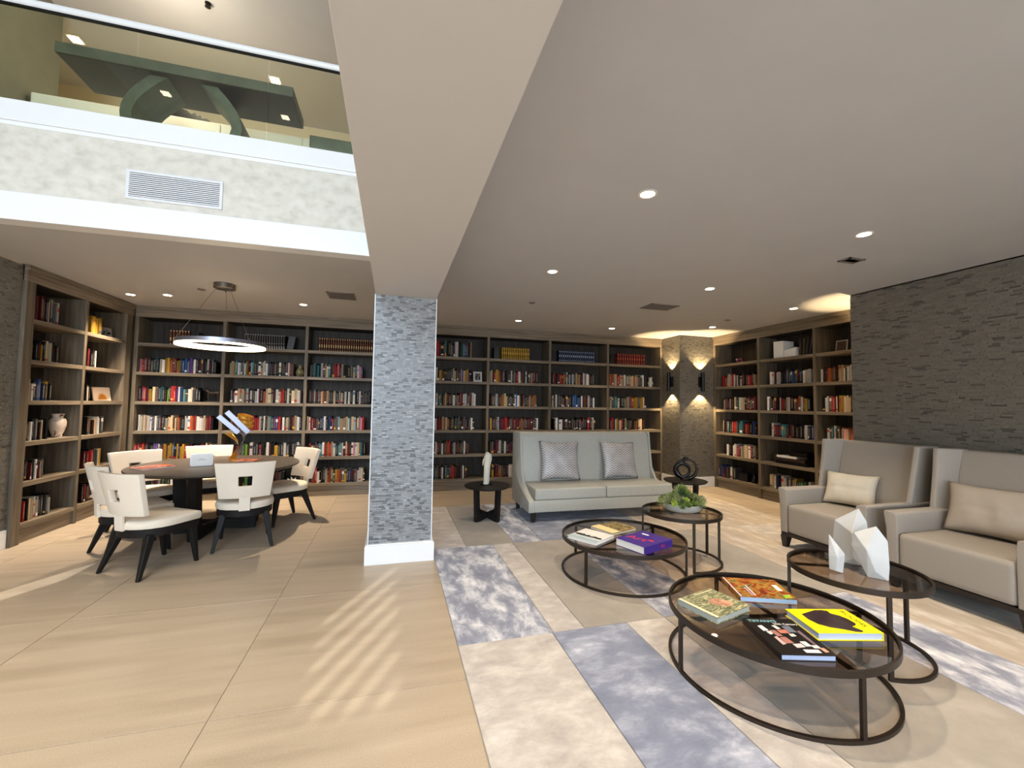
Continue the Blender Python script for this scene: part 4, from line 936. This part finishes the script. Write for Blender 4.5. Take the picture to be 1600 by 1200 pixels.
b = flat_book('picture_book', 1.91, 2.20, ZT1, 14.5, 0.32, 0.27, 0.036, cover_art('moss_cover', [(0.3, srgb(64, 78, 62)), (0.5, srgb(128, 132, 100)), (0.68, srgb(206, 200, 160))], 12, 2.5, sc=(1, 3, 1)), 'moss green patterned book, leftmost on the nearest glass table', '+y', M_['bowl_grey'])
patch('print_strip', rect(-0.158, -0.135, -0.13, 0.13), 0.0362, C(222, 216, 184), b)
patch('print_figure', [(-0.02, -0.03), (0.01, -0.07), (0.06, -0.085), (0.10, -0.06), (0.085, -0.01), (0.05, 0.03), (0.0, 0.035), (-0.03, 0.01)], 0.0362, cover_art('rosy_print', [(0.3, srgb(150, 96, 76)), (0.6, srgb(206, 160, 132)), (0.8, srgb(228, 206, 180))], 16), b)
patch('print_strip', rect(-0.02, 0.15, 0.112, 0.118), 0.0362, C(222, 216, 184), b)
b = flat_book('picture_book', 2.352, 2.303, ZT1, -22, 0.345, 0.30, 0.034, cover_art('fruit_cover', [(0.28, srgb(66, 40, 30)), (0.42, srgb(150, 66, 36)), (0.52, srgb(178, 140, 60)), (0.62, srgb(70, 84, 60)), (0.75, srgb(150, 60, 60))], 9, 2.0), 'colourful red and olive patterned book at the far side of nearest table', '-x', C(170, 196, 224))
patch('print_stripe', rect(-0.072, -0.062, -0.12, 0.03), 0.0342, C(214, 202, 214), b); patch('print_stripe', rect(-0.09, -0.082, -0.12, 0.0), 0.0342, C(176, 160, 190), b)
patch('print_stripe', rect(-0.168, -0.16, -0.148, 0.148), 0.0342, C(206, 206, 216), b)
patch('white_label', rect(0.11, 0.14, -0.03, 0.06), 0.0342, PW, b); patch('green_corner', [(0.10, -0.145), (0.15, -0.12), (0.155, -0.08), (0.11, -0.09)], 0.0342, C(160, 190, 60), b)
b = flat_book('art_book', 2.02, 1.80, ZT1, -16.5, 0.27, 0.35, 0.030, C(16, 13, 16), 'black book with white and teal title and photo collage on nearest table', '-x', C(178, 192, 222))
text_mesh('title', 'TIFFANYS', 0.036, C(150, 200, 210), b, (-0.045, 0.145, 0.0303), 0); text_mesh('subtitle', '20th Century', 0.024, PW, b, (0.065, 0.115, 0.0303), 0)
cr = random.Random(5)
for k, (x0, x1, y0, y1, c) in enumerate([(-.10, -.065, .04, .10, (236, 236, 232)), (-.085, -.06, .005, .04, (226, 222, 216)), (-.02, .01, .06, .10, (226, 222, 216)), (-.02, .035, .02, .058, (196, 122, 104)), (.03, .075, .03, .10, (110, 116, 132)), (-.06, -.022, -.01, .05, (168, 120, 112)),
        (.08, .10, -.08, .05, (122, 104, 112)), (-.05, -.005, -.075, -.015, (176, 120, 110)), (-.02, .03, -.115, -.075, (214, 206, 206)), (-.075, -.05, -.09, -.01, (200, 176, 176)), (.03, .065, -.10, -.055, (240, 238, 234)), (.065, .10, -.115, -.085, (236, 230, 226)), (.02, .05, -.012, .018, (214, 212, 206)), (.09, .118, -.15, -.11, (214, 160, 138))]):
    patch('print_photo', [(x0+cr.uniform(0, .008), y0), (x1, y0+cr.uniform(0, .01)), (x1-cr.uniform(0, .01), y1), (x0, y1-cr.uniform(0, .008))], 0.0302, C(*c), b)
patch('white_label', rect(0.0, 0.075, -0.155, -0.128), 0.0302, PW, b)
b = flat_book('art_book', 2.395, 1.846, ZT1, -14.5, 0.352, 0.262, 0.040, C(250, 232, 8), 'bright yellow book with a black rounded shape on nearest table', '+x', C(190, 200, 222))
blob = [((u-0.5)*0.352, (0.5-v)*0.262) for u, v in ((.15, .24), (.32, .14), (.46, .06), (.58, .05), (.66, .09), (.65, .2), (.74, .30), (.79, .45), (.80, .62), (.76, .70), (.67, .75), (.735, .92), (.70, .965), (.60, .955), (.48, .87), (.30, .78), (.19, .66), (.14, .45))]
patch('black_shape', blob, 0.0402, cover_art('dark_plum_print', [(0.35, srgb(40, 30, 36)), (0.62, srgb(66, 52, 58)), (0.78, srgb(140, 122, 118))], 6, 0.5), b)
text_mesh('title', 'ROOMS', 0.034, C(40, 34, 30), b, (0.135, 0.02, 0.0403), radians(-90), sx=1.5)

# ---------------------------------------------------------------- marble crystals
def crystal(name, cx, cy, z, pts, label):
    bm = bmesh.new()
    for p in pts: bm.verts.new(p)
    bmesh.ops.convex_hull(bm, input=bm.verts); bmesh.ops.dissolve_limit(bm, angle_limit=radians(4), verts=bm.verts, edges=bm.edges)
    bmesh.ops.bevel(bm, geom=list(bm.edges), offset=0.0025, segments=1, affect='EDGES')
    me = bpy.data.meshes.new(name); bm.to_mesh(me); bm.free(); me.materials.append(M_['marble'])
    o = bpy.data.objects.new(name, me); COL.objects.link(o); o.location = (cx, cy, z); tag(o, label, 'sculpture', 'white faceted marble crystals')
ZT2 = 0.512-0.012+0.0005
CR = [
 (3.07, 2.21, [(.036, 0, .375), (-.098, .0, .272), (-.112, .01, .13), (-.075, .0, .03), (-.055, -.045, 0), (.05, -.04, 0), (.05, .06, 0), (-.055, .06, 0), (.078, .0, .29), (.088, -.01, .16), (-.005, -.085, .218), (.0, -.075, .05), (-.02, .09, .22), (.01, .08, .08)], 'tallest white faceted crystal, rear of the three on the glass table'),
 (2.96, 1.985, [(.0, 0, .316), (-.114, .0, .256), (-.126, .01, .172), (-.08, .0, .056), (-.05, -.04, 0), (.05, -.04, 0), (.045, .06, 0), (-.05, .06, 0), (.053, .0, .234), (.057, -.03, .08), (-.052, -.078, .174), (-.012, -.065, .05), (-.03, .085, .2), (-.04, .09, .1)], 'middle sized white faceted crystal, front right of the three'),
 (2.80, 2.125, [(-.034, 0, .232), (-.036, .035, .19), (-.036, -.03, .10), (-.034, -.03, .012), (.0, -.045, .012), (.036, -.02, 0), (.036, .03, 0), (-.03, .04, 0), (.048, .0, .108), (.046, .035, .11), (.01, -.048, .10), (.02, -.01, .155)], 'smallest white faceted crystal, slanted tip, front left of the three')]
for x, y, P, lb in CR:
    crystal('crystal_sculpture', x, y, ZT2, [tuple(Matrix.Rotation(radians(-54), 3, 'Z') @ Vector(p)) for p in P], lb)

# ---------------------------------------------------------------- succulent bowl
ps = empty('potted_succulents', (2.895, 3.77, 0.4905), 0, 'wide pale grey bowl packed with green succulents on the tall glass table', 'plant')
MB().lathe([(0.0, 0.0), (0.145, 0.0), (0.175, 0.012), (0.192, 0.05), (0.195, 0.078), (0.187, 0.078), (0.18, 0.045), (0.0, 0.04)], 64, caps=False).build('bowl', M_['bowl_grey'], ps, smooth=50)
MB().lathe([(0.0, 0.085), (0.12, 0.075), (0.183, 0.06)], 32, caps=False).build('soil', M_['soil'], ps, smooth=60)
def rosette_mesh(mat, nl, L, wd, curl, layers, seed):
    r = random.Random(seed); mb = MB()
    for ly in range(layers):
        el = radians(18+62*ly/max(1, layers-1)); m_ = max(3, nl-ly)
        for k in range(m_):
            a = 2*pi*k/m_+ly*0.5+r.uniform(-.1, .1); ln = L*(1-0.28*ly/layers)*r.uniform(0.85, 1.1); rings = []
            for q, wq in ((0, 0.35), (0.35, 0.9), (0.7, 0.8), (1.0, 0.06)):
                e = el+curl*q; d = ln*q; cx, cz = d*cos(e), d*sin(e); hw = wd*wq; tk = wd*0.38*wq
                rings.append([Vector((cx, -hw, cz)), Vector((cx-sin(e)*tk*-1, 0, cz-cos(e)*tk)), Vector((cx, hw, cz)), Vector((cx-sin(e)*tk*0.5, 0, cz+cos(e)*tk*0.5))])
            M3 = Matrix.Rotation(a, 3, 'Z'); mb.loft([[tuple(M3 @ v) for v in rg] for rg in rings])
    o = mb.build('rosette', mat, ps, smooth=60); return o
protos = [rosette_mesh(M_['succulent_green'], 9, 0.062, 0.0075, 0.35, 4, 1), rosette_mesh(M_['succulent_lime'], 8, 0.048, 0.010, 0.3, 3, 2), rosette_mesh(M_['succulent_sage'], 11, 0.075, 0.0042, 0.2, 4, 3), rosette_mesh(M_['succulent_dark'], 9, 0.060, 0.0075, 0.4, 4, 4)]
rr = random.Random(21); spots_ = []
for rad, cnt, zz in ((0.0, 1, 0.205), (0.05, 5, 0.175), (0.10, 9, 0.130), (0.150, 14, 0.098), (0.185, 16, 0.085)):
    for k in range(cnt):
        a = 2*pi*k/cnt+rr.random()*0.5; spots_.append((rad*cos(a), rad*sin(a), zz+rr.uniform(-.012, .016), a, rad))
used = [False]*4
for k, (x, y, z, a, rad) in enumerate(spots_):
    ti = [0, 2, 1, 2, 3, 0, 2, 2, 1, 0][k % 10]; o = protos[ti]
    if used[ti]: c = o.copy(); COL.objects.link(c); o = c; o.parent = ps
    used[ti] = True; s = rr.uniform(0.95, 1.3); tl = rad/0.185*0.8
    o.matrix_local = Matrix.Translation((x, y, z-0.012)) @ Matrix.Rotation(a, 4, 'Z') @ Matrix.Rotation(tl, 4, 'Y') @ Matrix.Rotation(rr.random()*6, 4, 'Z') @ Matrix.Diagonal((s, s, s, 1))
    MB().tube([(x*0.8, y*0.8, 0.055), (x, y, z-0.008)], 0.006, 6).build('stem', M_['succulent_dark'], ps)

# ---------------------------------------------------------------- side table sculptures
iv = empty('blade_sculpture', (1.23, 5.62, 0.4630), radians(-12), 'slim ivory stone sculpture with a curled rounded top on left side table', 'sculpture')
prof = [(0.0, 0.036, 0.030), (0.05, 0.034, 0.028), (0.18, 0.036, 0.026), (0.28, 0.037, 0.024), (0.33, 0.042, 0.024), (0.37, 0.044, 0.022), (0.41, 0.032, 0.018), (0.425, 0.012, 0.008)]
MB().loft([[((0.018 if z > 0.3 else 0.01*z/0.3)+w*cos(2*pi*k/20), d*sin(2*pi*k/20), 0.012+z) for k in range(20)] for z, w, d in prof]).build('blade', M_['stone_ivory'], iv, smooth=60)
MB().tube([(-0.045, -0.012, 0.26), (-0.035, -0.016, 0.33), (-0.01, -0.018, 0.39), (0.03, -0.018, 0.425), (0.062, -0.014, 0.40), (0.066, -0.01, 0.34), (0.05, -0.008, 0.27), (0.045, -0.006, 0.12), (0.04, 0, 0.02)], [0.006, 0.011, 0.013, 0.012, 0.011, 0.010, 0.007, 0.005, 0.004], 10).build('curl', M_['stone_ivory'], iv, smooth=60)
box_obj('plinth', -0.075, 0.085, -0.05, 0.05, 0, 0.012, M_['smoked_glass'], iv, bevel=0.002)
rg = empty('ring_sculpture', (4.235, 5.43, 0.4630), radians(-34), 'glossy black sculpture of two nested rings on the right side table', 'sculpture')
def crescent(R_, cx, cz, rmin, rmax, phase, name):
    n = 48; pts = [(cx+R_*cos(2*pi*k/n), 0, cz+R_*sin(2*pi*k/n)) for k in range(n)]; rad = [rmin+(rmax-rmin)*(0.5-0.5*cos(2*pi*k/n-phase)) for k in range(n)]
    rings = []
    for k in range(n):
        a = 2*pi*k/n; rings.append([(cx+(R_+rad[k]*cos(b_))*cos(a), rad[k]*1.1*sin(b_), cz+(R_+rad[k]*cos(b_))*sin(a)) for b_ in [2*pi*q/14 for q in range(14)]])
    rings.append(rings[0]); return MB().loft(rings, caps=False).build(name, M_['gloss_black'], rg, smooth=70)
crescent(0.142, 0.012, 0.163, 0.013, 0.032, radians(60), 'outer_ring'); crescent(0.098, -0.045, 0.140, 0.020, 0.036, radians(0), 'inner_ring')
MB().tube([(-0.03, 0, 0.27), (-0.02, 0, 0.315), (0.0, 0, 0.345)], [0.03, 0.02, 0.006], 10).tube([(0.0, 0, 0.29), (0.02, 0, 0.325), (0.035, 0, 0.34)], [0.022, 0.014, 0.005], 10).build('finial', M_['gloss_black'], rg, smooth=60)
MB().lathe([(0.07, 0), (0.075, 0.006), (0.06, 0.03)], 20).build('foot', M_['gloss_black'], rg, smooth=40)

# ---------------------------------------------------------------- things on the dining table
TZ = 0.7805
rbk = flat_book('magazine_book', -2.55, 5.65, TZ, -38, 0.25, 0.33, 0.017, cover_art('red_cover', [(0.4, srgb(150, 40, 40)), (0.55, srgb(206, 120, 84)), (0.7, srgb(222, 176, 130))], 5), 'red and orange book lying at the left edge of the dining table', '+y', PW)
rb2 = flat_book('magazine_book', -1.76, 6.13, TZ, -8, 0.24, 0.24, 0.010, cover_art('rust_cover', [(0.4, srgb(140, 52, 40)), (0.6, srgb(206, 140, 110))], 6), 'rust coloured booklet behind the gold ribbon sculpture on the table', '+y', PW)
sg = empty('table_sign', (-2.12, 5.74, TZ), radians(20), 'white rounded sign holder with two small printed lines on dining table', 'sign')
def rrect(w, h, r, n=5):
    P = []
    for cx, cz, a0 in ((w-r, h-r, 0), (-w+r, h-r, 90), (-w+r, -h+r, 180), (w-r, -h+r, 270)):
        for k in range(n+1): a = radians(a0+90*k/n); P.append((cx+r*cos(a), cz+h+r*sin(a)))
    return P
MB().prism(rrect(0.108, 0.072, 0.022), -0.028, 0.028, 'y').build('frame', M_['white_trim'], sg, bevel=0.004, seg=2, smooth=40)
MB().prism([(x, z+0.012) for x, z in rrect(0.09, 0.060, 0.014)], -0.030, -0.028, 'y').build('card', PW, sg)
for (x0, x1, z0, z1) in ((-0.022, 0.022, 0.083, 0.087), (-0.048, 0.048, 0.070, 0.074)):
    xx = x0; pr = random.Random(4)
    mb = MB()
    while xx < x1: w_ = pr.uniform(0.004, 0.011); mb.box(xx, min(x1, xx+w_), -0.0306, -0.030, z0, z1); xx += w_+0.003
    mb.build('print_line', C(110, 116, 136), sg)
rs = empty('ribbon_sculpture', (-1.95, 6.24, TZ), radians(15), 'gold and silver twisted ribbon sculpture in the middle of the dining table', 'sculpture')
P2 = lambda px, py: ((px-366)*0.0083, (718-py)*0.0083)
def ribbon(pts, w, mat, name, yoff=0):
    pp = [(P2(a, b)[0], yoff, P2(a, b)[1]) for a, b in pts]; return MB().tube(pp, 0.01, flat=(w, 0.006)).build(name, mat, rs, smooth=30)
MB().lathe([(0.06, 0), (0.06, 0.006), (0.02, 0.012)], 24).build('base', M_['gold'], rs)
def twist(pts, w, mat, name, turns, y0):
    rings = []; n_ = len(pts)
    for k, (a, b) in enumerate(pts):
        x, z = P2(a, b); an = turns*2*pi*k/(n_-1); dx, dy = cos(an)*w/2, sin(an)*w/2
        rings.append([(x-dx, y0-dy, z), (x-dx+0.003, y0-dy+0.004, z+0.002), (x+dx+0.003, y0+dy+0.004, z+0.002), (x+dx, y0+dy, z)])
    return MB().loft(rings).build(name, mat, rs, smooth=60)
twist([(363, 717), (366, 712), (369, 704), (371, 696), (368, 688), (362, 682), (357, 677)], 0.075, M_['gold'], 'gold_ribbon', 0.5, 0)
twist([(368, 712), (373, 704), (375, 696), (378, 688), (378, 680), (372, 672)], 0.07, M_['silver'], 'silver_ribbon', 0.45, 0.02)
for (a, b, w_) in (((344, 650), (371, 676), 0.060), ((354.5, 643.5), (384, 676), 0.064)):
    x0, z0 = P2(*a); x1, z1 = P2(*b); L_ = math.hypot(x1-x0, z1-z0); an = atan2(z1-z0, x1-x0)
    o = MB().box(-L_/2, L_/2, -0.012, 0.012, -w_/2, w_/2).build('silver_bar', M_['silver'], rs, bevel=0.003); o.location = ((x0+x1)/2, -0.05, (z0+z1)/2); o.rotation_euler = (0, -an, 0)
for k, (dx, dz, R_) in enumerate(((0, 0.055, 0.085), (0.012, 0.0, 0.095), (0.03, -0.055, 0.075))):
    x, z = P2(378, 658); n_ = 40
    o = MB().loft([[(q*cos(2*pi*i/n_), q*sin(2*pi*i/n_), zz) for i in range(n_)] for q, zz in ((R_, -0.018), (R_, 0.018), (R_-0.005, 0.018), (R_-0.005, -0.018), (R_, -0.018))], caps=False).build('gold_hoop', M_['gold'], rs, smooth=40)
    o.location = (x+dx, 0.06, z+dz); o.rotation_euler = (radians(12), radians(14), 0)

# ---------------------------------------------------------------- ornaments in the bookcases
def vase(name, x, y, z, prof, mat, label, seg=32):
    o = MB().lathe(prof, seg, caps=False).build(name, mat, smooth=60, loc=(x, y, z+0.0008)); tag(o, label, 'vase')
vase('porcelain_vase', -3.90, 6.43, SH[4], [(0.0, 0.0), (0.0446, 0.0), (0.049, 0.0106), (0.0446, 0.0212), (0.0612, 0.0636), (0.0778, 0.1272), (0.0806, 0.1749), (0.0706, 0.212), (0.0504, 0.2279), (0.049, 0.2491), (0.0619, 0.2703), (0.0605, 0.2777), (0.0518, 0.2735), (0.0432, 0.2544), (0.0, 0.2438)], M_['porcelain'], 'white painted porcelain vase in the left bookcase, fourth shelf down')
vase('pottery_vase', -1.50, 7.70, SH[2], [(0.0, 0.0), (0.04, 0.0), (0.062, 0.04), (0.066, 0.08), (0.052, 0.12), (0.03, 0.145), (0.028, 0.18), (0.042, 0.20), (0.036, 0.20), (0.02, 0.17), (0.0, 0.16)], M_['porcelain_green'], 'olive glazed slim vase in the back bookcase behind the dining table')
vase('pottery_vase', 5.15, 7.70, SH[2], [(0.0, 0.0), (0.045, 0.0), (0.038, 0.02), (0.05, 0.05), (0.058, 0.075), (0.05, 0.10), (0.032, 0.13), (0.036, 0.17), (0.045, 0.20), (0.040, 0.20), (0.025, 0.15), (0.0, 0.14)], M_['porcelain_blue'], 'small white and grey pottery vase in the last bay by the sconces')
def photo_frame(x, y, z, rz, w, h, label, inner, border=0.018, tilt=-8):
    o = empty('photo_frame', (x, y, z+0.003), radians(rz), label, 'frame'); hw = w/2
    f = MB().box(-hw, hw, -0.008, 0.008, 0, border).box(-hw, hw, -0.008, 0.008, h-border, h).box(-hw, -hw+border, -0.008, 0.008, border, h-border).box(hw-border, hw, -0.008, 0.008, border, h-border).build('frame', M_['silver_frame'], o)
    p = box_obj('picture', -hw+border, hw-border, -0.003, 0.003, border, h-border, inner, o); s = box_obj('easel_strut', -0.01, 0.01, 0.008, 0.04, 0, 0.012, M_['silver_frame'], o)
    o.rotation_euler = (radians(tilt), 0, radians(rz)); return o
photo_frame(-3.88, 7.17, SH[1], 72, 0.19, 0.145, 'small silver photo frame with grey picture on the left bookcase top shelf', cover_art('grey_photo', [(0.4, srgb(30, 30, 34)), (0.55, srgb(150, 150, 150)), (0.7, srgb(220, 220, 220))], 18))
photo_frame(1.50, 7.71, SH[2], 0, 0.16, 0.19, 'grey framed oval portrait in the back bookcase right of the column', cover_art('grey_photo_dark', [(0.45, srgb(60, 60, 58)), (0.6, srgb(176, 174, 168))], 12), 0.03)
o = MB().lathe([(0.0, -0.004), (0.033, -0.004), (0.033, 0.0)], 24).build('portrait_oval', M_['card_white'], None); o.parent = bpy.data.objects['photo_frame.001']; o.rotation_euler = (radians(90), 0, 0); o.location = (0, -0.002, 0.095)
cd = empty('art_card', (-3.87, 7.17, SH[3]+0.004), radians(82), 'cream card printed with a golden flower in left bookcase third shelf', 'card')
box_obj('board', -0.145, 0.145, -0.006, 0.006, 0, 0.185, C(226, 200, 178), cd); cd.rotation_euler = (radians(-10), 0, radians(82))
fl_ = []
for k in range(25):
    a = pi*k/24; r_ = 0.085 if k % 2 == 0 else 0.05; fl_.append((r_*cos(a), 0.035+r_*0.85*sin(a)))
MB().prism(fl_+[(-0.06, 0.015), (0.06, 0.015)], -0.0075, -0.006, 'y').build('flower_print', C(190, 120, 30), cd)
# horse statue
hs = empty('horse_statue', (-2.735, 7.70, SH[3]+0.0008), 0, 'dark bronze horse statuette on the third shelf down beside the books', 'statue')
mb = MB()
def ell(pts, rs_, seg=12): mb.tube(pts, rs_, seg)
ell([(-0.07, 0, 0.135), (-0.05, 0, 0.14), (0.0, 0, 0.137), (0.05, 0, 0.145), (0.085, 0, 0.14), (0.105, 0, 0.12)], [0.02, 0.032, 0.030, 0.033, 0.034, 0.012])
ell([(-0.055, 0, 0.15), (-0.08, 0, 0.185), (-0.092, 0, 0.215)], [0.028, 0.022, 0.015]); ell([(-0.085, 0, 0.225), (-0.105, 0, 0.205), (-0.128, 0, 0.185)], [0.017, 0.015, 0.009])
for x, y, f_ in ((-0.055, -0.016, 0.0), (-0.055, 0.016, -0.03), (0.08, -0.016, 0.0), (0.085, 0.016, 0.02)):
    ell([(x, y, 0.13), (x+f_*0.6-0.004, y, 0.075), (x+f_*0.4+0.006, y, 0.04), (x+f_, y, 0.012)], [0.018, 0.010, 0.007, 0.008])
ell([(0.105, 0, 0.15), (0.128, 0, 0.12), (0.13, 0, 0.07)], [0.008, 0.011, 0.004]); ell([(-0.085, 0, 0.235), (-0.083, 0, 0.25)], [0.006, 0.002])
mb.build('horse', M_['bronze_dark_statue'], hs, smooth=60); box_obj('base', -0.11, 0.12, -0.035, 0.035, 0, 0.012, M_['bronze_dark_statue'], hs, bevel=0.002)
# starburst ornament, bottom shelf
so = empty('star_ornament', (-1.545, 7.66, SH[6]+0.0008), 0, 'small white spiky ornament on the bottom shelf behind the right dining chair', 'ornament')
mb = MB(); sr = random.Random(9)
for k in range(16):
    a = 2*pi*k/16+sr.random()*0.3; e = sr.uniform(0.15, 1.3); L_ = sr.uniform(0.07, 0.10); d = Vector((cos(a)*cos(e), sin(a)*cos(e), sin(e)))
    mb.tube([(0, 0, 0.03), Vector((0, 0, 0.03))+d*L_*0.5, Vector((0, 0, 0.03))+d*L_], [0.006, 0.010, 0.001], 6)
mb.build('spikes', M_['marble'], so, smooth=40); MB().lathe([(0.03, 0), (0.035, 0.02), (0.015, 0.035)], 16).build('base', M_['marble'], so, smooth=40)
# black slanted books next to the matched sets, boxes and small things
def ornament_box(name, x0, x1, y0, y1, z, h, mat, label, cat, bev=0.002):
    o = empty(name, ((x0+x1)/2, (y0+y1)/2, z+0.0008), 0, label, cat); a, b = (x1-x0)/2, (y1-y0)/2
    box_obj('case', -a, a, -b, b, 0, h*0.7, mat, o, bevel=bev); box_obj('lid', -a-0.002, a+0.002, -b-0.002, b+0.002, h*0.7+0.0005, h, mat, o, bevel=bev); return o
ornament_box('storage_box', 6.20, 6.38, 6.27, 6.48, SH[6], 0.15, M_['black_metal'], 'black lidded box on the bottom shelf of the right bookcase first bay', 'box')
o = MB().lathe([(0, 0), (0.04, 0), (0.045, 0.02), (0.045, 0.12), (0.03, 0.16), (0.014, 0.18), (0.014, 0.22), (0.02, 0.225), (0.0, 0.225)], 24, caps=False).build('glass_bottle', M_['gloss_black'], smooth=50, loc=(6.25, 6.17, SH[6]+0.0008)); tag(o, 'dark glossy bottle on the bottom shelf of the right bookcase first bay', 'bottle')
o = ornament_box('magazine_file', 6.20, 6.42, 5.50, 5.69, SH[1], 0.29, M_['card_white'], 'tall white magazine file on the top shelf of right bookcase middle bay', 'box')
for c in list(o.children): bpy.data.objects.remove(c)
MB().prism([(-0.095, 0), (0.095, 0), (0.095, 0.29), (-0.095, 0.28)], -0.11, 0.11, 'x').build('case', M_['card_white'], o, bevel=0.002)
o = empty('magazine_file', (6.25, 5.385, SH[1]+0.0008), 0, 'low white box beside the tall file on the right bookcase top shelf', 'box')
MB().prism([(-0.105, 0), (0.105, 0), (0.105, 0.12), (-0.11, 0.15)], -0.05, 0.10, 'x').build('case', M_['card_white'], o, bevel=0.002)
for k, (y, t_, h_) in enumerate(((5.20, 0.0, 0.27), (5.15, -5, 0.28), (5.10, -9, 0.28), (5.045, -12, 0.27), (4.99, -14, 0.29))):
    o = empty('album', (6.30, y, SH[1]+0.003), 0, 'dark leaning album, %s from the white boxes, right bookcase top shelf' % ORD[k], 'album', 'albums leaning on the top shelf')
    box_obj('cover', -0.10, 0.10, -0.016, 0.016, 0, h_, C(*[(52, 44, 34), (60, 50, 38), (48, 42, 36), (28, 32, 44), (18, 20, 28)][k]), o, bevel=0.002); box_obj('pages', -0.096, 0.103, -0.011, 0.011, 0.004, h_-0.004, M_['paper'], o); o.rotation_euler = (radians(-t_*0.8), 0, 0)
# stack lying in the middle bay, fifth shelf
st_y = 5.37
for k, (dy, w_, h_, m_, lb) in enumerate(((0, 0.54, 0.05, M_['black_metal'], 'bottom black case'), (0.02, 0.50, 0.045, M_['box_brown'], 'brown case'), (0.10, 0.36, 0.035, M_['card_white'], 'rolled white folder'), (-0.10, 0.30, 0.075, M_['black_metal'], 'top black bag like case'))):
    z_ = SH[5]+[0, 0.052, 0.099, 0.136][k]
    ornament_box('flat_case', 6.17+0.01*k, 6.42, st_y+dy-w_/2, st_y+dy+w_/2, z_, h_, m_, lb+' in the flat stack, right bookcase middle bay', 'case')
o = MB().lathe([(0, 0), (0.03, 0), (0.012, 0.02), (0.025, 0.06), (0.03, 0.09), (0.012, 0.12), (0.018, 0.16), (0.0, 0.175)], 18, caps=False).build('figurine', M_['bronze_dark_statue'], smooth=50, loc=(6.22, 5.70, SH[5]+0.0008)); tag(o, 'small dark figurine left of the flat case stack, right bookcase', 'figurine')
o = empty('toy_figurine', (6.25, 6.46, SH[1]+0.0008), 0, 'tiny maroon and pink animal figurine on right bookcase top shelf', 'figurine')
MB().tube([(0, -0.06, 0.05), (0, 0, 0.06), (0, 0.06, 0.05)], [0.02, 0.032, 0.02], 12).build('body', C(96, 34, 52), o, smooth=60); MB().tube([(0, 0.06, 0.06), (0, 0.09, 0.075)], [0.022, 0.018], 10).build('head', C(206, 170, 180), o, smooth=60)
for yy in (-0.045, 0.045): MB().tube([(-0.015, yy, 0.05), (-0.015, yy, 0)], [0.012, 0.01], 8).tube([(0.015, yy, 0.05), (0.015, yy, 0)], [0.012, 0.01], 8).build('leg', C(150, 90, 110), o)
ph = photo_frame(6.28, 4.62, SH[1], -90, 0.17, 0.17, 'small dark picture at the mosaic wall end of right bookcase top shelf', C(60, 44, 34), 0.015)
o = empty('white_notebook', (6.24, 5.0, SH[6]+0.0008), 0, 'white slim box standing alone at the right end, bottom shelf middle bay', 'box')
o.location.y = 4.99; box_obj('case', -0.05, 0.06, -0.035, 0.035, 0, 0.15, M_['card_white'], o, bevel=0.002)
# black slip cases at the ends of matched sets
for (x, z_, h_, lb, tl) in ((-3.015, SH[1], 0.21, 'brown cased volumes in the left bay', -6), (-1.655, SH[1], 0.22, 'black volumes behind the pendant', -9), (1.84, SH[1], 0.21, 'gold volumes over the sofa left arm', 0), (2.98, SH[1], 0.2, 'navy volumes over the sofa', 0), (4.24, SH[1], 0.2, 'rust red volumes by the sconces', 0)):
    o = empty('slip_case', (x, YB+0.16, z_+0.010), 0, 'black slip case at the end of the '+lb, 'box', 'black slip cases on the top shelves')
    box_obj('case', -0.05, 0.05, -0.08, 0.08, 0, h_, M_['black_metal'], o, bevel=0.002); box_obj('opening', -0.043, 0.043, 0.0802, 0.082, 0.007, h_-0.007, M_['vent_dark'], o); o.rotation_euler = (0, radians(-tl), 0)
